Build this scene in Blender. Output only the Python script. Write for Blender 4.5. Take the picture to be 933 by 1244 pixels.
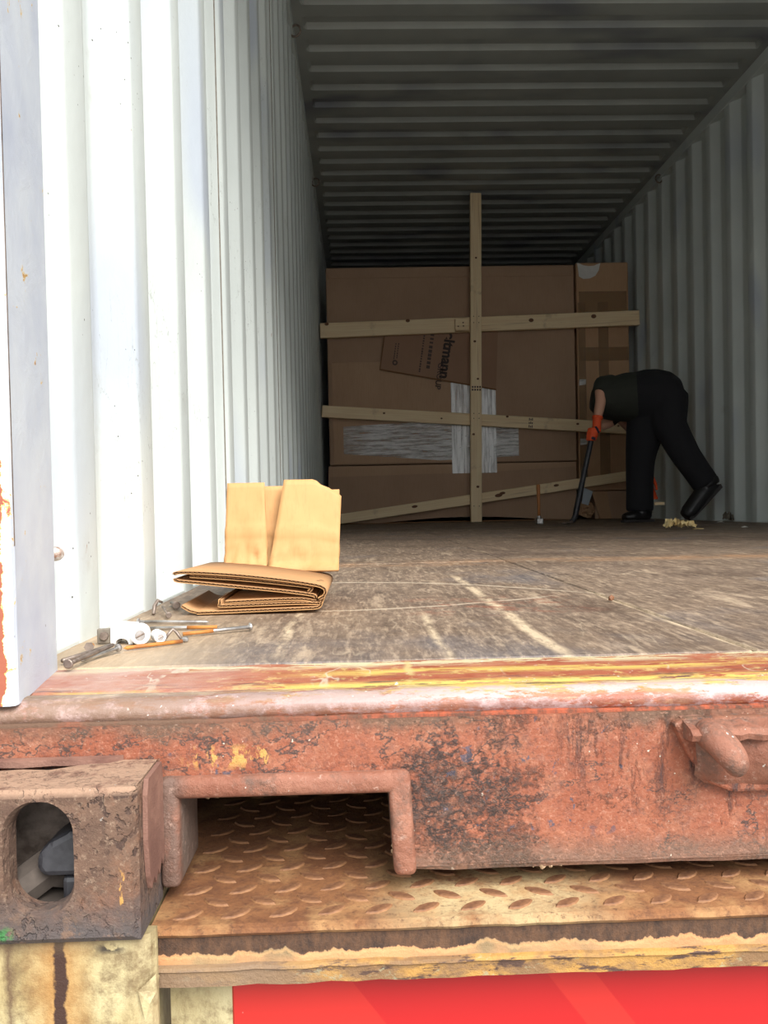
import bpy, bmesh, math, random
from mathutils import Vector, Matrix
from math import sin, cos, pi, radians

random.seed(7)
for o in list(bpy.data.objects):
    bpy.data.objects.remove(o)
S = bpy.context.scene
COL = S.collection

# ------------------------------------------------------------------ camera
yaw, pitch, roll = 0.02822, -0.0220, -0.0213
fw = Vector((sin(yaw)*cos(pitch), cos(yaw)*cos(pitch), sin(pitch)))
r0 = Vector((cos(yaw), -sin(yaw), 0)); u0 = r0.cross(fw)
rt = r0*cos(roll) + u0*sin(roll); upv = -r0*sin(roll) + u0*cos(roll)
cam_d = bpy.data.cameras.new('camera'); cam = bpy.data.objects.new('camera', cam_d); COL.objects.link(cam)
cam.matrix_world = Matrix(((rt.x, upv.x, -fw.x, .2614), (rt.y, upv.y, -fw.y, -.684), (rt.z, upv.z, -fw.z, .1196), (0, 0, 0, 1)))
cam_d.sensor_fit = 'VERTICAL'; cam_d.sensor_height = 36; cam_d.lens = 1059.9/1244*36
cam_d.shift_y = 18/1244
cam_d.clip_start = .01; cam_d.clip_end = 300
S.camera = cam

# ------------------------------------------------------------------ sky, sun, exposure
w = bpy.data.worlds.new('sky'); S.world = w; w.use_nodes = True
bg = w.node_tree.nodes['Background']
bg.inputs[0].default_value = (.97, .985, 1.0, 1); bg.inputs[1].default_value = 1.25
sd = bpy.data.lights.new('sun', 'SUN'); sd.energy = 5.0; sd.angle = radians(38); sd.color = (1, .98, .95)
sun = bpy.data.objects.new('sun', sd); COL.objects.link(sun)
sun.rotation_euler = Vector((-.33, .66, -.66)).to_track_quat('-Z', 'Y').to_euler()
S.view_settings.view_transform = 'Standard'; S.view_settings.look = 'None'
S.view_settings.gamma = 1; S.view_settings.use_curve_mapping = False
S.view_settings.exposure = 0.45

# ------------------------------------------------------------------ helpers
W, HC = 2.352, 2.375      # inside width, ceiling
YB = 11.2                 # far end wall

def lin(c):
    c /= 255.0
    return c/12.92 if c <= .04045 else ((c+.055)/1.055)**2.4
def C(r, g, b):
    return (lin(r), lin(g), lin(b), 1)
def F(r, g, b, k=.6):      # colours read off the sunlit front, taken down to the paint's own reflectance
    return (lin(r)*k, lin(g)*k, lin(b)*k, 1)

class Mat:
    """a small node-building helper"""
    def __init__(s, name, rough=.6, metal=0, spec=.5):
        s.m = bpy.data.materials.new(name); s.m.use_nodes = True
        s.t = s.m.node_tree; s.b = s.t.nodes['Principled BSDF']
        s.b.inputs['Roughness'].default_value = rough; s.b.inputs['Metallic'].default_value = metal
        s.b.inputs['Specular IOR Level'].default_value = spec
        s.tc = s.t.nodes.new('ShaderNodeTexCoord')
        s.obj = s.tc.outputs['Object']; s._b = None
    def put(s, sock, v):
        if isinstance(v, bpy.types.NodeSocket): s.t.links.new(v, sock)
        elif isinstance(v, (int, float)) and sock.type in ('RGBA', 'VECTOR'):
            sock.default_value = (v, v, v, 1) if sock.type == 'RGBA' else (v, v, v)
        else: sock.default_value = v
    def map(s, scale=(1, 1, 1), loc=(0, 0, 0), rot=(0, 0, 0), vec=None):
        n = s.t.nodes.new('ShaderNodeMapping'); s.put(n.inputs[0], vec or s.obj)
        n.inputs['Scale'].default_value = scale; n.inputs['Location'].default_value = loc; n.inputs['Rotation'].default_value = rot
        return n.outputs[0]
    def noise(s, scale, detail=4, rough=.6, vec=None, dist=0):
        n = s.t.nodes.new('ShaderNodeTexNoise'); s.put(n.inputs['Vector'], vec or s.obj)
        n.inputs['Scale'].default_value = scale; n.inputs['Detail'].default_value = detail
        n.inputs['Roughness'].default_value = rough; n.inputs['Distortion'].default_value = dist
        return n.outputs[0]
    def voro(s, scale, vec=None, feat='F1', rand=1):
        n = s.t.nodes.new('ShaderNodeTexVoronoi'); n.feature = feat; s.put(n.inputs['Vector'], vec or s.obj)
        n.inputs['Scale'].default_value = scale; n.inputs['Randomness'].default_value = rand
        return n.outputs['Distance']
    def warp(s, scale, amt, vec=None):
        n = s.t.nodes.new('ShaderNodeTexNoise'); s.put(n.inputs['Vector'], vec or s.obj); n.inputs['Scale'].default_value = scale
        n.inputs['Detail'].default_value = 4
        a = s.vmath('SUBTRACT', n.outputs['Color'], (.5, .5, .5)); a2 = s.vmath('SCALE', a, amt)
        return s.vmath('ADD', vec or s.obj, a2)
    def vmath(s, op, a, b):
        n = s.t.nodes.new('ShaderNodeVectorMath'); n.operation = op; s.put(n.inputs[0], a)
        if op == 'SCALE': n.inputs['Scale'].default_value = b
        else: s.put(n.inputs[1], b)
        return n.outputs[0]
    def step(s, f, a, b, lo=0., hi=1.):
        n = s.t.nodes.new('ShaderNodeMapRange'); s.put(n.inputs[0], f)
        for i, v in enumerate((a, b, lo, hi)): n.inputs[i+1].default_value = v
        n.clamp = True
        return n.outputs[0]
    def math(s, op, a, b=0.):
        n = s.t.nodes.new('ShaderNodeMath'); n.operation = op; s.put(n.inputs[0], a); s.put(n.inputs[1], b)
        return n.outputs[0]
    def mul(s, a, b): return s.math('MULTIPLY', a, b)
    def axis(s, i, vec=None):
        n = s.t.nodes.new('ShaderNodeSeparateXYZ'); s.put(n.inputs[0], vec or s.obj); return n.outputs[i]
    def band(s, v, a, b, soft):   # 1 inside a..b
        return s.mul(s.step(v, a-soft, a+soft), s.step(v, b+soft, b-soft))
    def mix(s, f, a, b):
        n = s.t.nodes.new('ShaderNodeMix'); n.data_type = 'RGBA'; s.put(n.inputs[0], f); s.put(n.inputs[6], a); s.put(n.inputs[7], b)
        return n.outputs[2]
    def color(s, c): s.put(s.b.inputs['Base Color'], c); return s
    def rough(s, r): s.put(s.b.inputs['Roughness'], r); return s
    def bump(s, h, dist, strength=1.0):
        n = s.t.nodes.new('ShaderNodeBump'); n.inputs['Distance'].default_value = dist; n.inputs['Strength'].default_value = strength
        s.put(n.inputs['Height'], h)
        if s._b: s.t.links.new(s._b, n.inputs['Normal'])
        s._b = n.outputs[0]; s.t.links.new(s._b, s.b.inputs['Normal']); return s

def link(name, me, mat=None, parent=None, smooth=False):
    o = bpy.data.objects.new(name, me); COL.objects.link(o)
    if mat is not None: me.materials.append(mat.m if isinstance(mat, Mat) else mat)
    if parent: o.parent = parent
    if smooth:
        for p in me.polygons: p.use_smooth = True
    return o
def mesh(vs, fs, fix=True):
    me = bpy.data.meshes.new('m'); me.from_pydata([tuple(v) for v in vs], [], fs)
    if fix:
        bm = bmesh.new(); bm.from_mesh(me); bmesh.ops.recalc_face_normals(bm, faces=bm.faces); bm.to_mesh(me); bm.free()
    me.update(); return me
def from_bm(bm):
    me = bpy.data.meshes.new('m'); bmesh.ops.recalc_face_normals(bm, faces=bm.faces); bm.to_mesh(me); bm.free(); return me
def box_bm(bm, lo, hi, bevel=0, seg=2):
    r = bmesh.ops.create_cube(bm, size=1)
    for v in r['verts']:
        v.co = Vector([(lo[i]+hi[i])/2 + v.co[i]*(hi[i]-lo[i]) for i in range(3)])
    if bevel:
        es = {e for v in r['verts'] for e in v.link_edges}
        bmesh.ops.bevel(bm, geom=list(es), offset=bevel, segments=seg, affect='EDGES', profile=.5)
def box(lo, hi, bevel=0, seg=2):
    bm = bmesh.new(); box_bm(bm, lo, hi, bevel, seg); return from_bm(bm)
def prism(poly, axis, a, b, bevel=0, seg=2):
    """2-D outline extruded along an axis: axis 0 -> poly is (y,z), 1 -> (x,z), 2 -> (x,y)"""
    def P(u, v, t): return {0: (t, u, v), 1: (u, t, v), 2: (u, v, t)}[axis]
    n = len(poly)
    vs = [P(u, v, a) for u, v in poly] + [P(u, v, b) for u, v in poly]
    fs = [tuple(range(n)), tuple(range(2*n-1, n-1, -1))] + [(i, (i+1) % n, n+(i+1) % n, n+i) for i in range(n)]
    me = mesh(vs, fs)
    if bevel:
        bm = bmesh.new(); bm.from_mesh(me)
        bmesh.ops.bevel(bm, geom=list(bm.edges), offset=bevel, segments=seg, affect='EDGES', profile=.5)
        bm.to_mesh(me); bm.free()
    return me
def frame_for(d):
    d = d.normalized(); a = Vector((0, 0, 1)) if abs(d.z) < .9 else Vector((0, 1, 0))
    s1 = d.cross(a).normalized(); return s1, d.cross(s1).normalized()
def tube(pts, rad, seg=10, caps=True, ell=None, ref=None):
    """tube along pts with radius per point; ell = second radius per point; ref keeps the ellipse turned the same way"""
    pts = [Vector(p) for p in pts]; n = len(pts)
    rad = rad if isinstance(rad, (list, tuple)) else [rad]*n
    ell = ell or rad
    vs, fs = [], []
    for i, p in enumerate(pts):
        d = (pts[min(i+1, n-1)] - pts[max(i-1, 0)])
        if ref:
            dn = d.normalized(); a = Vector(ref); s1 = (a - dn*a.dot(dn)).normalized(); s2 = dn.cross(s1)
        elif i == 0: s1, s2 = frame_for(d)
        else:
            dn = d.normalized(); s1 = (s1 - dn*s1.dot(dn)).normalized(); s2 = dn.cross(s1)
        for k in range(seg):
            t = 2*pi*k/seg; vs.append(p + s1*cos(t)*rad[i] + s2*sin(t)*ell[i])
    for i in range(n-1):
        for k in range(seg):
            fs.append((i*seg+k, i*seg+(k+1) % seg, (i+1)*seg+(k+1) % seg, (i+1)*seg+k))
    if caps: fs += [tuple(range(seg-1, -1, -1)), tuple(range((n-1)*seg, n*seg))]
    return vs, fs
def tube_me(*a, **k): return mesh(*tube(*a, **k))
def join(parts):
    vs, fs = [], []
    for v, f in parts:
        b = len(vs); vs += v; fs += [tuple(i+b for i in q) for q in f]
    return vs, fs
def ball_(c, rx, ry, rz, seg=12, rings=8):
    vs, fs = [], []
    for i in range(rings+1):
        a = min(max(pi*i/rings, .04), pi-.04)
        for k in range(seg):
            t = 2*pi*k/seg; vs.append(Vector(c)+Vector((rx*sin(a)*cos(t), ry*sin(a)*sin(t), rz*cos(a))))
    for i in range(rings):
        for k in range(seg): fs.append((i*seg+k, i*seg+(k+1) % seg, (i+1)*seg+(k+1) % seg, (i+1)*seg+k))
    fs += [tuple(range(seg-1, -1, -1)), tuple(range(rings*seg, (rings+1)*seg))]
    return vs, fs
def tag(o, label, cat=None, group=None, kind=None):
    o['label'] = label
    if cat: o['category'] = cat
    if group: o['group'] = group
    if kind: o['kind'] = kind
    return o
def empty(name, loc=(0, 0, 0)):
    o = bpy.data.objects.new(name, None); COL.objects.link(o); o.location = loc; o.empty_display_size = .05; return o
def bake(o, mods):
    """apply modifiers to a mesh object without operators"""
    for t, kw in mods:
        m = o.modifiers.new(t.lower(), t)
        for k, v in kw.items(): setattr(m, k, v)
    dg = bpy.context.evaluated_depsgraph_get(); dg.update()
    me = bpy.data.meshes.new_from_object(o.evaluated_get(dg))
    o.modifiers.clear(); o.data = me
    return o

# ------------------------------------------------------------------ materials
def paint_wall(name, near):
    m = Mat(name, rough=.5)
    c = m.mix(m.step(m.noise(1.3, 3), .35, .7), C(214, 221, 217), C(196, 203, 200))
    smz = m.map((5, 3.4, 1.7), loc=(0, .35, .2))
    c = m.mix(m.step(m.noise(1.0, 1, vec=smz), .60, .74, 0, .5), c, C(158, 168, 192))        # bluish rubbed smudges
    c = m.mix(m.step(m.noise(5, 6, .75), .62, .8, 0, .5), c, C(160, 158, 146))
    if near:
        chips = m.mul(m.step(m.noise(26, 5, .7, dist=1), .70, .72), m.step(m.noise(5, 2), .5, .55))
        c = m.mix(chips, c, C(150, 96, 60))
        dots = m.mul(m.step(m.voro(70), .085, .06), m.step(m.noise(9, 2), .54, .6))
        c = m.mix(dots, c, C(70, 66, 62))
        sv = m.map((18, 18, 2.2), rot=(.5, .3, 0)); lines = m.mul(m.step(m.voro(3.3, vec=m.warp(6, .25, sv), feat='DISTANCE_TO_EDGE'), .007, .003), m.step(m.noise(2.2, 2), .54, .62))
        c = m.mix(m.mul(lines, .55), c, C(120, 122, 118))
    m.color(c); m.bump(m.noise(45, 3), .0006); m.bump(m.noise(3, 2), .006, .5)
    return m
PAINT = paint_wall('grey_white_paint_near', True)
PAINT2 = paint_wall('grey_white_paint', False)
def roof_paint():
    m = Mat('dimmed_roof_paint', .55)  # wall paint darkened and greyed: the roof's dimness is put into its colour
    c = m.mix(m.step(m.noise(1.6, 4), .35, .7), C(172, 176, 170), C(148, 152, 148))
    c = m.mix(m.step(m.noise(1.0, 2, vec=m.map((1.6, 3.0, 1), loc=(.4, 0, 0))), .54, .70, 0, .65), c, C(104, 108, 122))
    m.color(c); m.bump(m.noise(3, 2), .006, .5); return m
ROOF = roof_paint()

def post_paint():
    m = Mat('chipped_white_paint', .5)
    c = m.mix(m.step(m.noise(9, 4), .4, .7), C(208, 215, 222), C(184, 192, 208))
    n = m.noise(24, 7, .72, dist=.6)
    x = m.axis(0); y = m.axis(1); z = m.axis(2)
    edge = m.math('ADD', m.mul(m.step(y, -.1215, -.1235), m.mul(m.step(x, .036, .030), m.step(z, .40, .12, .04, .30))), m.mul(m.step(y, -.112, -.121), m.step(z, .5, .05, .02, .06)))
    ch = m.step(m.math('ADD', n, edge), .66, .67)
    ch2 = m.step(m.math('ADD', n, edge), .635, .65)
    c = m.mix(ch2, c, C(222, 190, 110)); c = m.mix(ch, c, C(150, 84, 62))
    sc = m.mul(m.step(m.voro(60), .07, .05), m.step(m.noise(14, 2), .55, .6)); c = m.mix(sc, c, C(95, 88, 84))
    m.color(c); m.bump(n, .002, .4)
    return m
POST = post_paint()

def sill_red():
    m = Mat('weathered_red_primer', .62)
    c = m.mix(m.step(m.noise(14, 5), .3, .7), F(162, 86, 57), F(186, 110, 78))
    c = m.mix(m.step(m.noise(46, 6, .75), .48, .72, 0, .8), c, F(202, 138, 106))
    c = m.mix(m.step(m.noise(130, 5, .75), .5, .7, 0, .75), c, F(140, 88, 72))
    x, z = m.axis(0), m.axis(2)
    fine = m.noise(190, 5, .8)
    # broad grime, heaviest on the middle of the plate, broken up by fine spatter
    big = m.step(m.noise(6.5, 6, .7, vec=m.map((1, 1, 1.2), loc=(.71, 0, .15))), .44, .68)
    mid = m.mul(m.band(x, .315, .43, .045), .30)
    dirt = m.step(m.math('ADD', m.mul(m.math('ADD', big, mid), .55), fine), .84, 1.08)
    c = m.mix(m.mul(dirt, .9), c, F(96, 78, 70))
    # thin wandering tar and crack lines
    for sc_, loc, wd, thr in ((8, (1.3, 0, .4), .014, .46), (13, (.2, 0, 2.1), .012, .50), (24, (4.1, 0, .8), .016, .54), (9, (7.1, 0, 3.3), .012, .48)):
        ln = m.step(m.math('ABSOLUTE', m.math('SUBTRACT', m.noise(sc_, 6, .68, vec=m.map((1, 1, 1.5), loc=loc)), .5)), wd, wd*.25)
        ln = m.mul(ln, m.step(m.noise(sc_*.7, 2, vec=m.map(loc=(loc[2], 0, loc[0]))), thr, thr+.06))
        c = m.mix(m.mul(ln, .85), c, F(70, 58, 54))
    runs = m.mul(m.step(m.noise(1, 6, .75, vec=m.map((95, 10, 16))), .54, .66), m.step(m.math('ADD', m.noise(5.5, 3, vec=m.map(loc=(.2, 0, .6))), m.mul(mid, .18)), .50, .62))
    c = m.mix(m.mul(runs, .9), c, F(62, 56, 60))
    blue = m.mul(m.step(m.noise(75, 4, .6, dist=.4), .645, .67), m.step(m.noise(12, 2), .47, .56)); c = m.mix(m.mul(blue, .8), c, F(84, 88, 106))
    yel = m.mul(m.mul(m.band(x, .150, .205, .008), m.band(z, -.044, -.032, .003)), m.step(m.noise(90, 5, .7, vec=m.map((1, 1, .6))), .51, .55)); c = m.mix(yel, c, F(232, 178, 96))
    mud = m.mul(m.step(m.math('ADD', z, m.mul(m.noise(26, 6, .75), .034)), -.012, -.003), m.step(m.noise(9, 4), .36, .55)); c = m.mix(m.mul(mud, .85), c, F(122, 96, 76))
    low = m.mul(m.step(m.math('ADD', z, m.mul(m.noise(46, 6, .75), .030)), -.078, -.094), .75); c = m.mix(low, c, F(138, 112, 94))
    sp = m.noise(330, 4, .8); c = m.mix(m.step(sp, .55, .66, 0, .55), c, F(96, 62, 52)); c = m.mix(m.step(sp, .44, .34, 0, .45), c, F(222, 166, 138))
    wh = m.mul(m.step(m.noise(230, 2, .5), .735, .75), m.step(m.noise(21, 2), .45, .55)); c = m.mix(wh, c, F(240, 222, 200))
    m.color(c)
    m.bump(m.noise(230, 5, .8), .0011); m.bump(dirt, .0018, .8); m.bump(runs, .0012, .8); m.bump(m.noise(26, 5, .7), .003, .6)
    m.rough(m.step(m.noise(30, 3), .3, .7, .45, .8))
    return m
SILL = sill_red()

def rim_mat():
    m = Mat('pink_red_primer_rim', .6)
    c = m.mix(m.step(m.noise(30, 5), .3, .7), F(154, 92, 68), F(192, 132, 106))
    c = m.mix(m.mul(m.step(m.noise(34, 6, .78), .48, .64), .9), c, F(116, 90, 76))
    c = m.mix(m.mul(m.step(m.axis(0), .1515, .1400), m.step(m.noise(40, 5, .7), .25, .5)), c, F(134, 104, 90))
    c = m.mix(m.mul(m.step(m.axis(1), -.128, -.120), .75), c, F(140, 124, 112))
    c = m.mix(m.mul(m.step(m.noise(160, 4, .8), .58, .70), .6), c, F(226, 186, 166))
    wh = m.mul(m.step(m.noise(200, 2, .5), .73, .75), m.step(m.noise(19, 2), .42, .52)); c = m.mix(wh, c, F(246, 238, 226))
    m.color(c); m.bump(m.noise(150, 6, .8), .0016); m.bump(m.noise(60, 5, .7), .002, .7); m.bump(m.noise(28, 3), .005, .8)
    return m
RIM = rim_mat()

def threshold():
    m = Mat('scraped_red_yellow_paint', .5)
    y = m.axis(1); x = m.axis(0)
    def streak(sx, sy, loc, det=7): return m.noise(1, det, .78, vec=m.map((sx, sy, sy), loc=loc))
    c = m.mix(m.step(m.noise(30, 5), .35, .65), F(176, 88, 60), F(204, 128, 96))
    c = m.mix(m.step(streak(26, 160, (0, 0, 0)), .56, .63, 0, .75), c, F(222, 180, 140))
    cream = m.mul(m.step(streak(14, 60, (2, 0, 0)), .475, .51), m.math('MAXIMUM', m.band(y, -.020, .01, .008), m.mul(m.band(y, -.112, -.088, .008), .9)))
    c = m.mix(cream, c, F(240, 228, 186))
    yb = m.math('MAXIMUM', m.mul(m.band(y, -.054, -.036, .006), m.mul(m.step(x, .19, .27), m.step(x, .62, .50))), m.mul(m.band(y, -.113, -.078, .006), m.step(x, .16, .22)))
    yel = m.mul(m.step(streak(10, 70, (3, 1, 0)), .46, .48), yb); c = m.mix(m.mul(yel, .95), c, F(248, 214, 116))
    yel2 = m.mul(m.step(m.noise(48, 6, .75), .56, .60), m.band(y, -.10, -.01, .01)); c = m.mix(m.mul(yel2, m.step(x, .1, .2, 0, .8)), c, F(236, 204, 132))
    bar = m.mul(m.band(m.math('ADD', x, m.mul(m.noise(60, 4), .012)), .2995, .3045, .0015), m.band(y, -.06, -.004, .003)); c = m.mix(m.mul(bar, .8), c, F(240, 216, 150))
    yl2 = m.mul(m.mul(m.band(m.math('ADD', y, m.mul(m.noise(40, 3), .008)), -.088, -.079, .002), m.band(x, .055, .115, .012)), m.step(m.noise(1, 4, .7, vec=m.map((20, 160, 1))), .36, .48)); c = m.mix(yl2, c, F(246, 196, 80))
    dark = m.mul(m.step(streak(20, 140, (0, 7, 0)), .54, .60), m.band(y, -.118, -.062, .012)); c = m.mix(m.mul(dark, .85), c, F(98, 82, 80))
    nose = m.mul(m.step(y, -.103, -.109), m.step(streak(22, 60, (1, 0, 2)), .44, .50)); c = m.mix(m.mul(nose, .85), c, F(226, 200, 200, .58))  # whitish patches put the nose's shiny highlight into the paint colour
    under = m.mul(m.step(y, -.1195, -.121), m.step(m.noise(60, 5, .7), .4, .6)); c = m.mix(m.mul(under, .8), c, F(150, 92, 74))
    left = m.mul(m.step(x, .20, .08), m.step(m.noise(18, 5, .7), .35, .6)); c = m.mix(m.mul(left, .7), c, F(226, 190, 176))
    mudl = m.mul(m.mul(m.step(x, .36, .12), m.step(y, -.086, -.104)), m.step(m.noise(30, 6, .78), .34, .52)); c = m.mix(m.mul(mudl, .8), c, F(142, 114, 92))
    scr = m.mul(m.step(m.math('ABSOLUTE', m.math('SUBTRACT', m.noise(1, 3, .5, vec=m.map((26, 7, 1), rot=(0, 0, .35))), .5)), .012, .004), m.mul(m.step(y, -.104, -.098), m.step(m.noise(12, 2), .58, .64))); c = m.mix(m.mul(scr, .6), c, F(242, 232, 208))
    wh = m.mul(m.step(m.noise(230, 2, .5), .72, .74), m.step(m.noise(15, 2), .42, .5)); c = m.mix(wh, c, F(252, 248, 240))
    m.color(c); m.bump(m.noise(150, 5, .8), .0007); m.bump(streak(14, 60, (2, 0, 0)), .0012, .8)
    m.rough(m.step(streak(6, 60, (0, 3, 0)), .3, .7, .30, .62))
    return m
THR = threshold()

def rust_pitted():
    m = Mat('pitted_brown_rust', .78)
    c = m.mix(m.step(m.noise(26, 6, .75), .32, .68), F(110, 82, 66), F(146, 112, 90))
    pv = m.noise(190, 3, .55, vec=m.map((1, 1, .8)))
    pits = m.mul(m.step(pv, .535, .60), m.step(m.noise(26, 4), .36, .52))
    c = m.mix(m.mul(pits, .9), c, F(82, 58, 48))
    c = m.mix(m.step(m.noise(18, 6, .7, vec=m.map(loc=(2, 1, 5))), .54, .70, 0, .8), c, F(172, 116, 82))
    z = m.axis(2)
    c = m.mix(m.step(m.noise(260, 5, .8), .54, .68, 0, .75), c, F(190, 160, 134))
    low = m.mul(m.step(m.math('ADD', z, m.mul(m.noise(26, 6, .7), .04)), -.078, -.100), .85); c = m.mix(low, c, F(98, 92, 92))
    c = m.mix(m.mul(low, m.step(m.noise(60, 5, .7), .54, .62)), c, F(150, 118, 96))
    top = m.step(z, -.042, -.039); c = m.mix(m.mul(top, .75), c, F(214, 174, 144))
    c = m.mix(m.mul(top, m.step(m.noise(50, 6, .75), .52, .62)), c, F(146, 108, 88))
    g = m.mul(m.mul(m.band(m.axis(0), .049, .058, .002), m.band(z, -.1235, -.116, .002)), m.step(m.noise(150, 4), .48, .53)); c = m.mix(m.mul(g, .8), c, F(70, 160, 80))
    oc = m.mul(m.mul(m.band(m.axis(0), .118, .124, .002), m.band(z, -.115, -.05, .004)), m.step(m.noise(1, 4, .7, vec=m.map((120, 60, 40))), .60, .64)); c = m.mix(oc, c, F(236, 178, 96))
    wh = m.mul(m.step(m.noise(210, 2, .5), .735, .75), m.step(m.noise(15, 2), .48, .55)); c = m.mix(wh, c, F(246, 240, 230))
    m.color(c); m.bump(m.math('SUBTRACT', m.noise(240, 6, .8), m.mul(pits, .9)), .0015); m.bump(m.noise(34, 5, .7), .0035, .7)
    return m
RUST = rust_pitted()
FLAKE = Mat('flaked_rust_plate', .7)
FLAKE.color(FLAKE.mix(FLAKE.step(FLAKE.noise(40, 5), .35, .7), F(140, 98, 84), F(180, 134, 114))).bump(FLAKE.noise(150, 6, .8), .0016)

def tread():
    m = Mat('rusty_tread_plate', .78)
    c = m.mix(m.step(m.noise(13, 6, .7), .35, .68), F(136, 84, 48), F(184, 126, 78))
    c = m.mix(m.step(m.noise(60, 6, .8), .46, .66, 0, .85), c, F(122, 76, 48))
    y, x = m.axis(1), m.axis(0)
    tan = m.mul(m.mul(m.band(x, .285, .405, .03), m.band(y, -.17, -.07, .02)), m.step(m.noise(24, 6, .75), .34, .56)); c = m.mix(m.mul(tan, .9), c, F(240, 214, 160))
    tan2 = m.mul(m.step(m.noise(16, 5, .7, vec=m.map(loc=(4, 2, 0))), .50, .64), .65); c = m.mix(tan2, c, F(222, 172, 114))
    c = m.mix(m.step(m.noise(200, 5, .8), .54, .68, 0, .8), c, F(98, 60, 40))
    m.color(c); m.bump(m.noise(190, 6, .8), .0014); m.bump(m.noise(36, 4), .002, .6)
    return m
TREAD = tread()
LUG = Mat('rust_lug', .7)      # flanks tan, crown dark rust
_h = LUG.axis(2)
_c = LUG.mix(LUG.step(LUG.noise(160, 5, .7), .35, .68), F(118, 76, 50), F(168, 118, 80))
LUG.color(LUG.mix(LUG.step(_h, .0009, .0003), _c, LUG.mix(LUG.step(LUG.noise(70, 4), .3, .7), F(146, 98, 60), F(182, 132, 86)))).bump(LUG.noise(300, 4, .7), .0006)

def channel():
    m = Mat('peeling_channel', .72)
    z, x = m.axis(2), m.axis(0)
    br = m.mix(m.step(m.noise(1, 6, .8, vec=m.map((110, 60, 50))), .38, .64), F(66, 45, 33), F(118, 82, 55))
    orr = m.mix(m.step(m.noise(22, 4), .35, .7), F(218, 150, 98), F(236, 180, 124))
    grey = m.mix(m.step(m.noise(30, 4), .35, .7), F(158, 132, 96), F(190, 160, 114))
    orr = m.mix(m.step(m.noise(13, 4, vec=m.map(loc=(1, 3, 2))), .48, .60), orr, grey)
    h = m.math('ADD', z, m.mul(m.noise(1, 5, .62, vec=m.map((40, 1, 8))), .022))
    c = m.mix(m.step(h, -.1372, -.1364), orr, br)
    c = m.mix(m.mul(m.band(h, -.1392, -.1374, .0006), .5), c, F(240, 190, 130))
    m.color(c); m.bump(m.noise(170, 6, .8), .0014); m.bump(m.step(h, -.1372, -.1364), -.0012, .6)
    return m
CHAN = channel()
def ledge_mat():
    m = Mat('yellow_brown_ledge', .62)
    c = m.mix(m.step(m.noise(1, 4, vec=m.map((30, 20, 60))), .46, .58), F(160, 122, 82), F(214, 162, 84))
    c = m.mix(m.step(m.noise(1, 6, .75, vec=m.map((40, 60, 180), loc=(3, 0, 0))), .54, .60), c, F(100, 72, 58))
    c = m.mix(m.step(m.noise(1, 5, .75, vec=m.map((60, 60, 120), loc=(1, 2, 0))), .60, .66, 0, .7), c, F(190, 186, 150))
    c = m.mix(m.mul(m.step(m.axis(0), .26, .19), .85), c, F(160, 132, 104))
    m.color(c); m.bump(m.noise(120, 6, .8), .0018)
    return m
LEDGE = ledge_mat()
def cream():
    m = Mat('stained_cream_paint', .55)
    c = m.mix(m.step(m.noise(14, 4), .35, .68), F(228, 214, 166), F(196, 172, 116))
    c = m.mix(m.step(m.noise(1, 6, .75, vec=m.map((34, 34, 12))), .46, .66, 0, .85), c, F(150, 124, 80))
    c = m.mix(m.mul(m.step(m.noise(30, 6, .75), .5, .64), .8), c, F(132, 108, 74))
    x = m.axis(0); wob = m.math('ADD', x, m.mul(m.noise(70, 4, .7), .010))
    c = m.mix(m.mul(m.band(wob, .074, .098, .010), .7), c, F(204, 144, 70))
    c = m.mix(m.band(wob, .0835, .0905, .0008), c, F(72, 44, 32))
    c = m.mix(m.mul(m.band(wob, .056, .060, .002), .8), c, F(100, 70, 50))
    tar = m.mul(m.mul(m.band(x, .104, .118, .003), m.band(m.axis(2), -.1355, -.131, .0015)), m.step(m.noise(120, 3), .4, .46)); c = m.mix(tar, c, F(50, 46, 44))
    c = m.mix(m.mul(m.step(m.axis(2), -.137, -.128), .45), c, F(140, 116, 82))
    m.color(c); m.bump(m.noise(110, 5, .8), .001)
    return m
CREAM = cream()
def red_panel():
    m = Mat('red_gloss_panel', .32)
    x, z = m.axis(0), m.axis(2)
    d = m.math('ADD', x, m.mul(z, .75))
    a = m.step(d, .1145, .1155)                # printed diagonal bands of two reds
    b = m.step(d, .2395, .2405); e = m.step(d, .270, .271)
    f = m.math('ADD', m.math('SUBTRACT', a, b), e)
    c = m.mix(f, F(240, 52, 44, .52), F(226, 34, 36, .52))
    c = m.mix(m.step(m.voro(40), .03, .02), c, F(240, 120, 110))
    m.color(c); return m
RED = red_panel()

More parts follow.
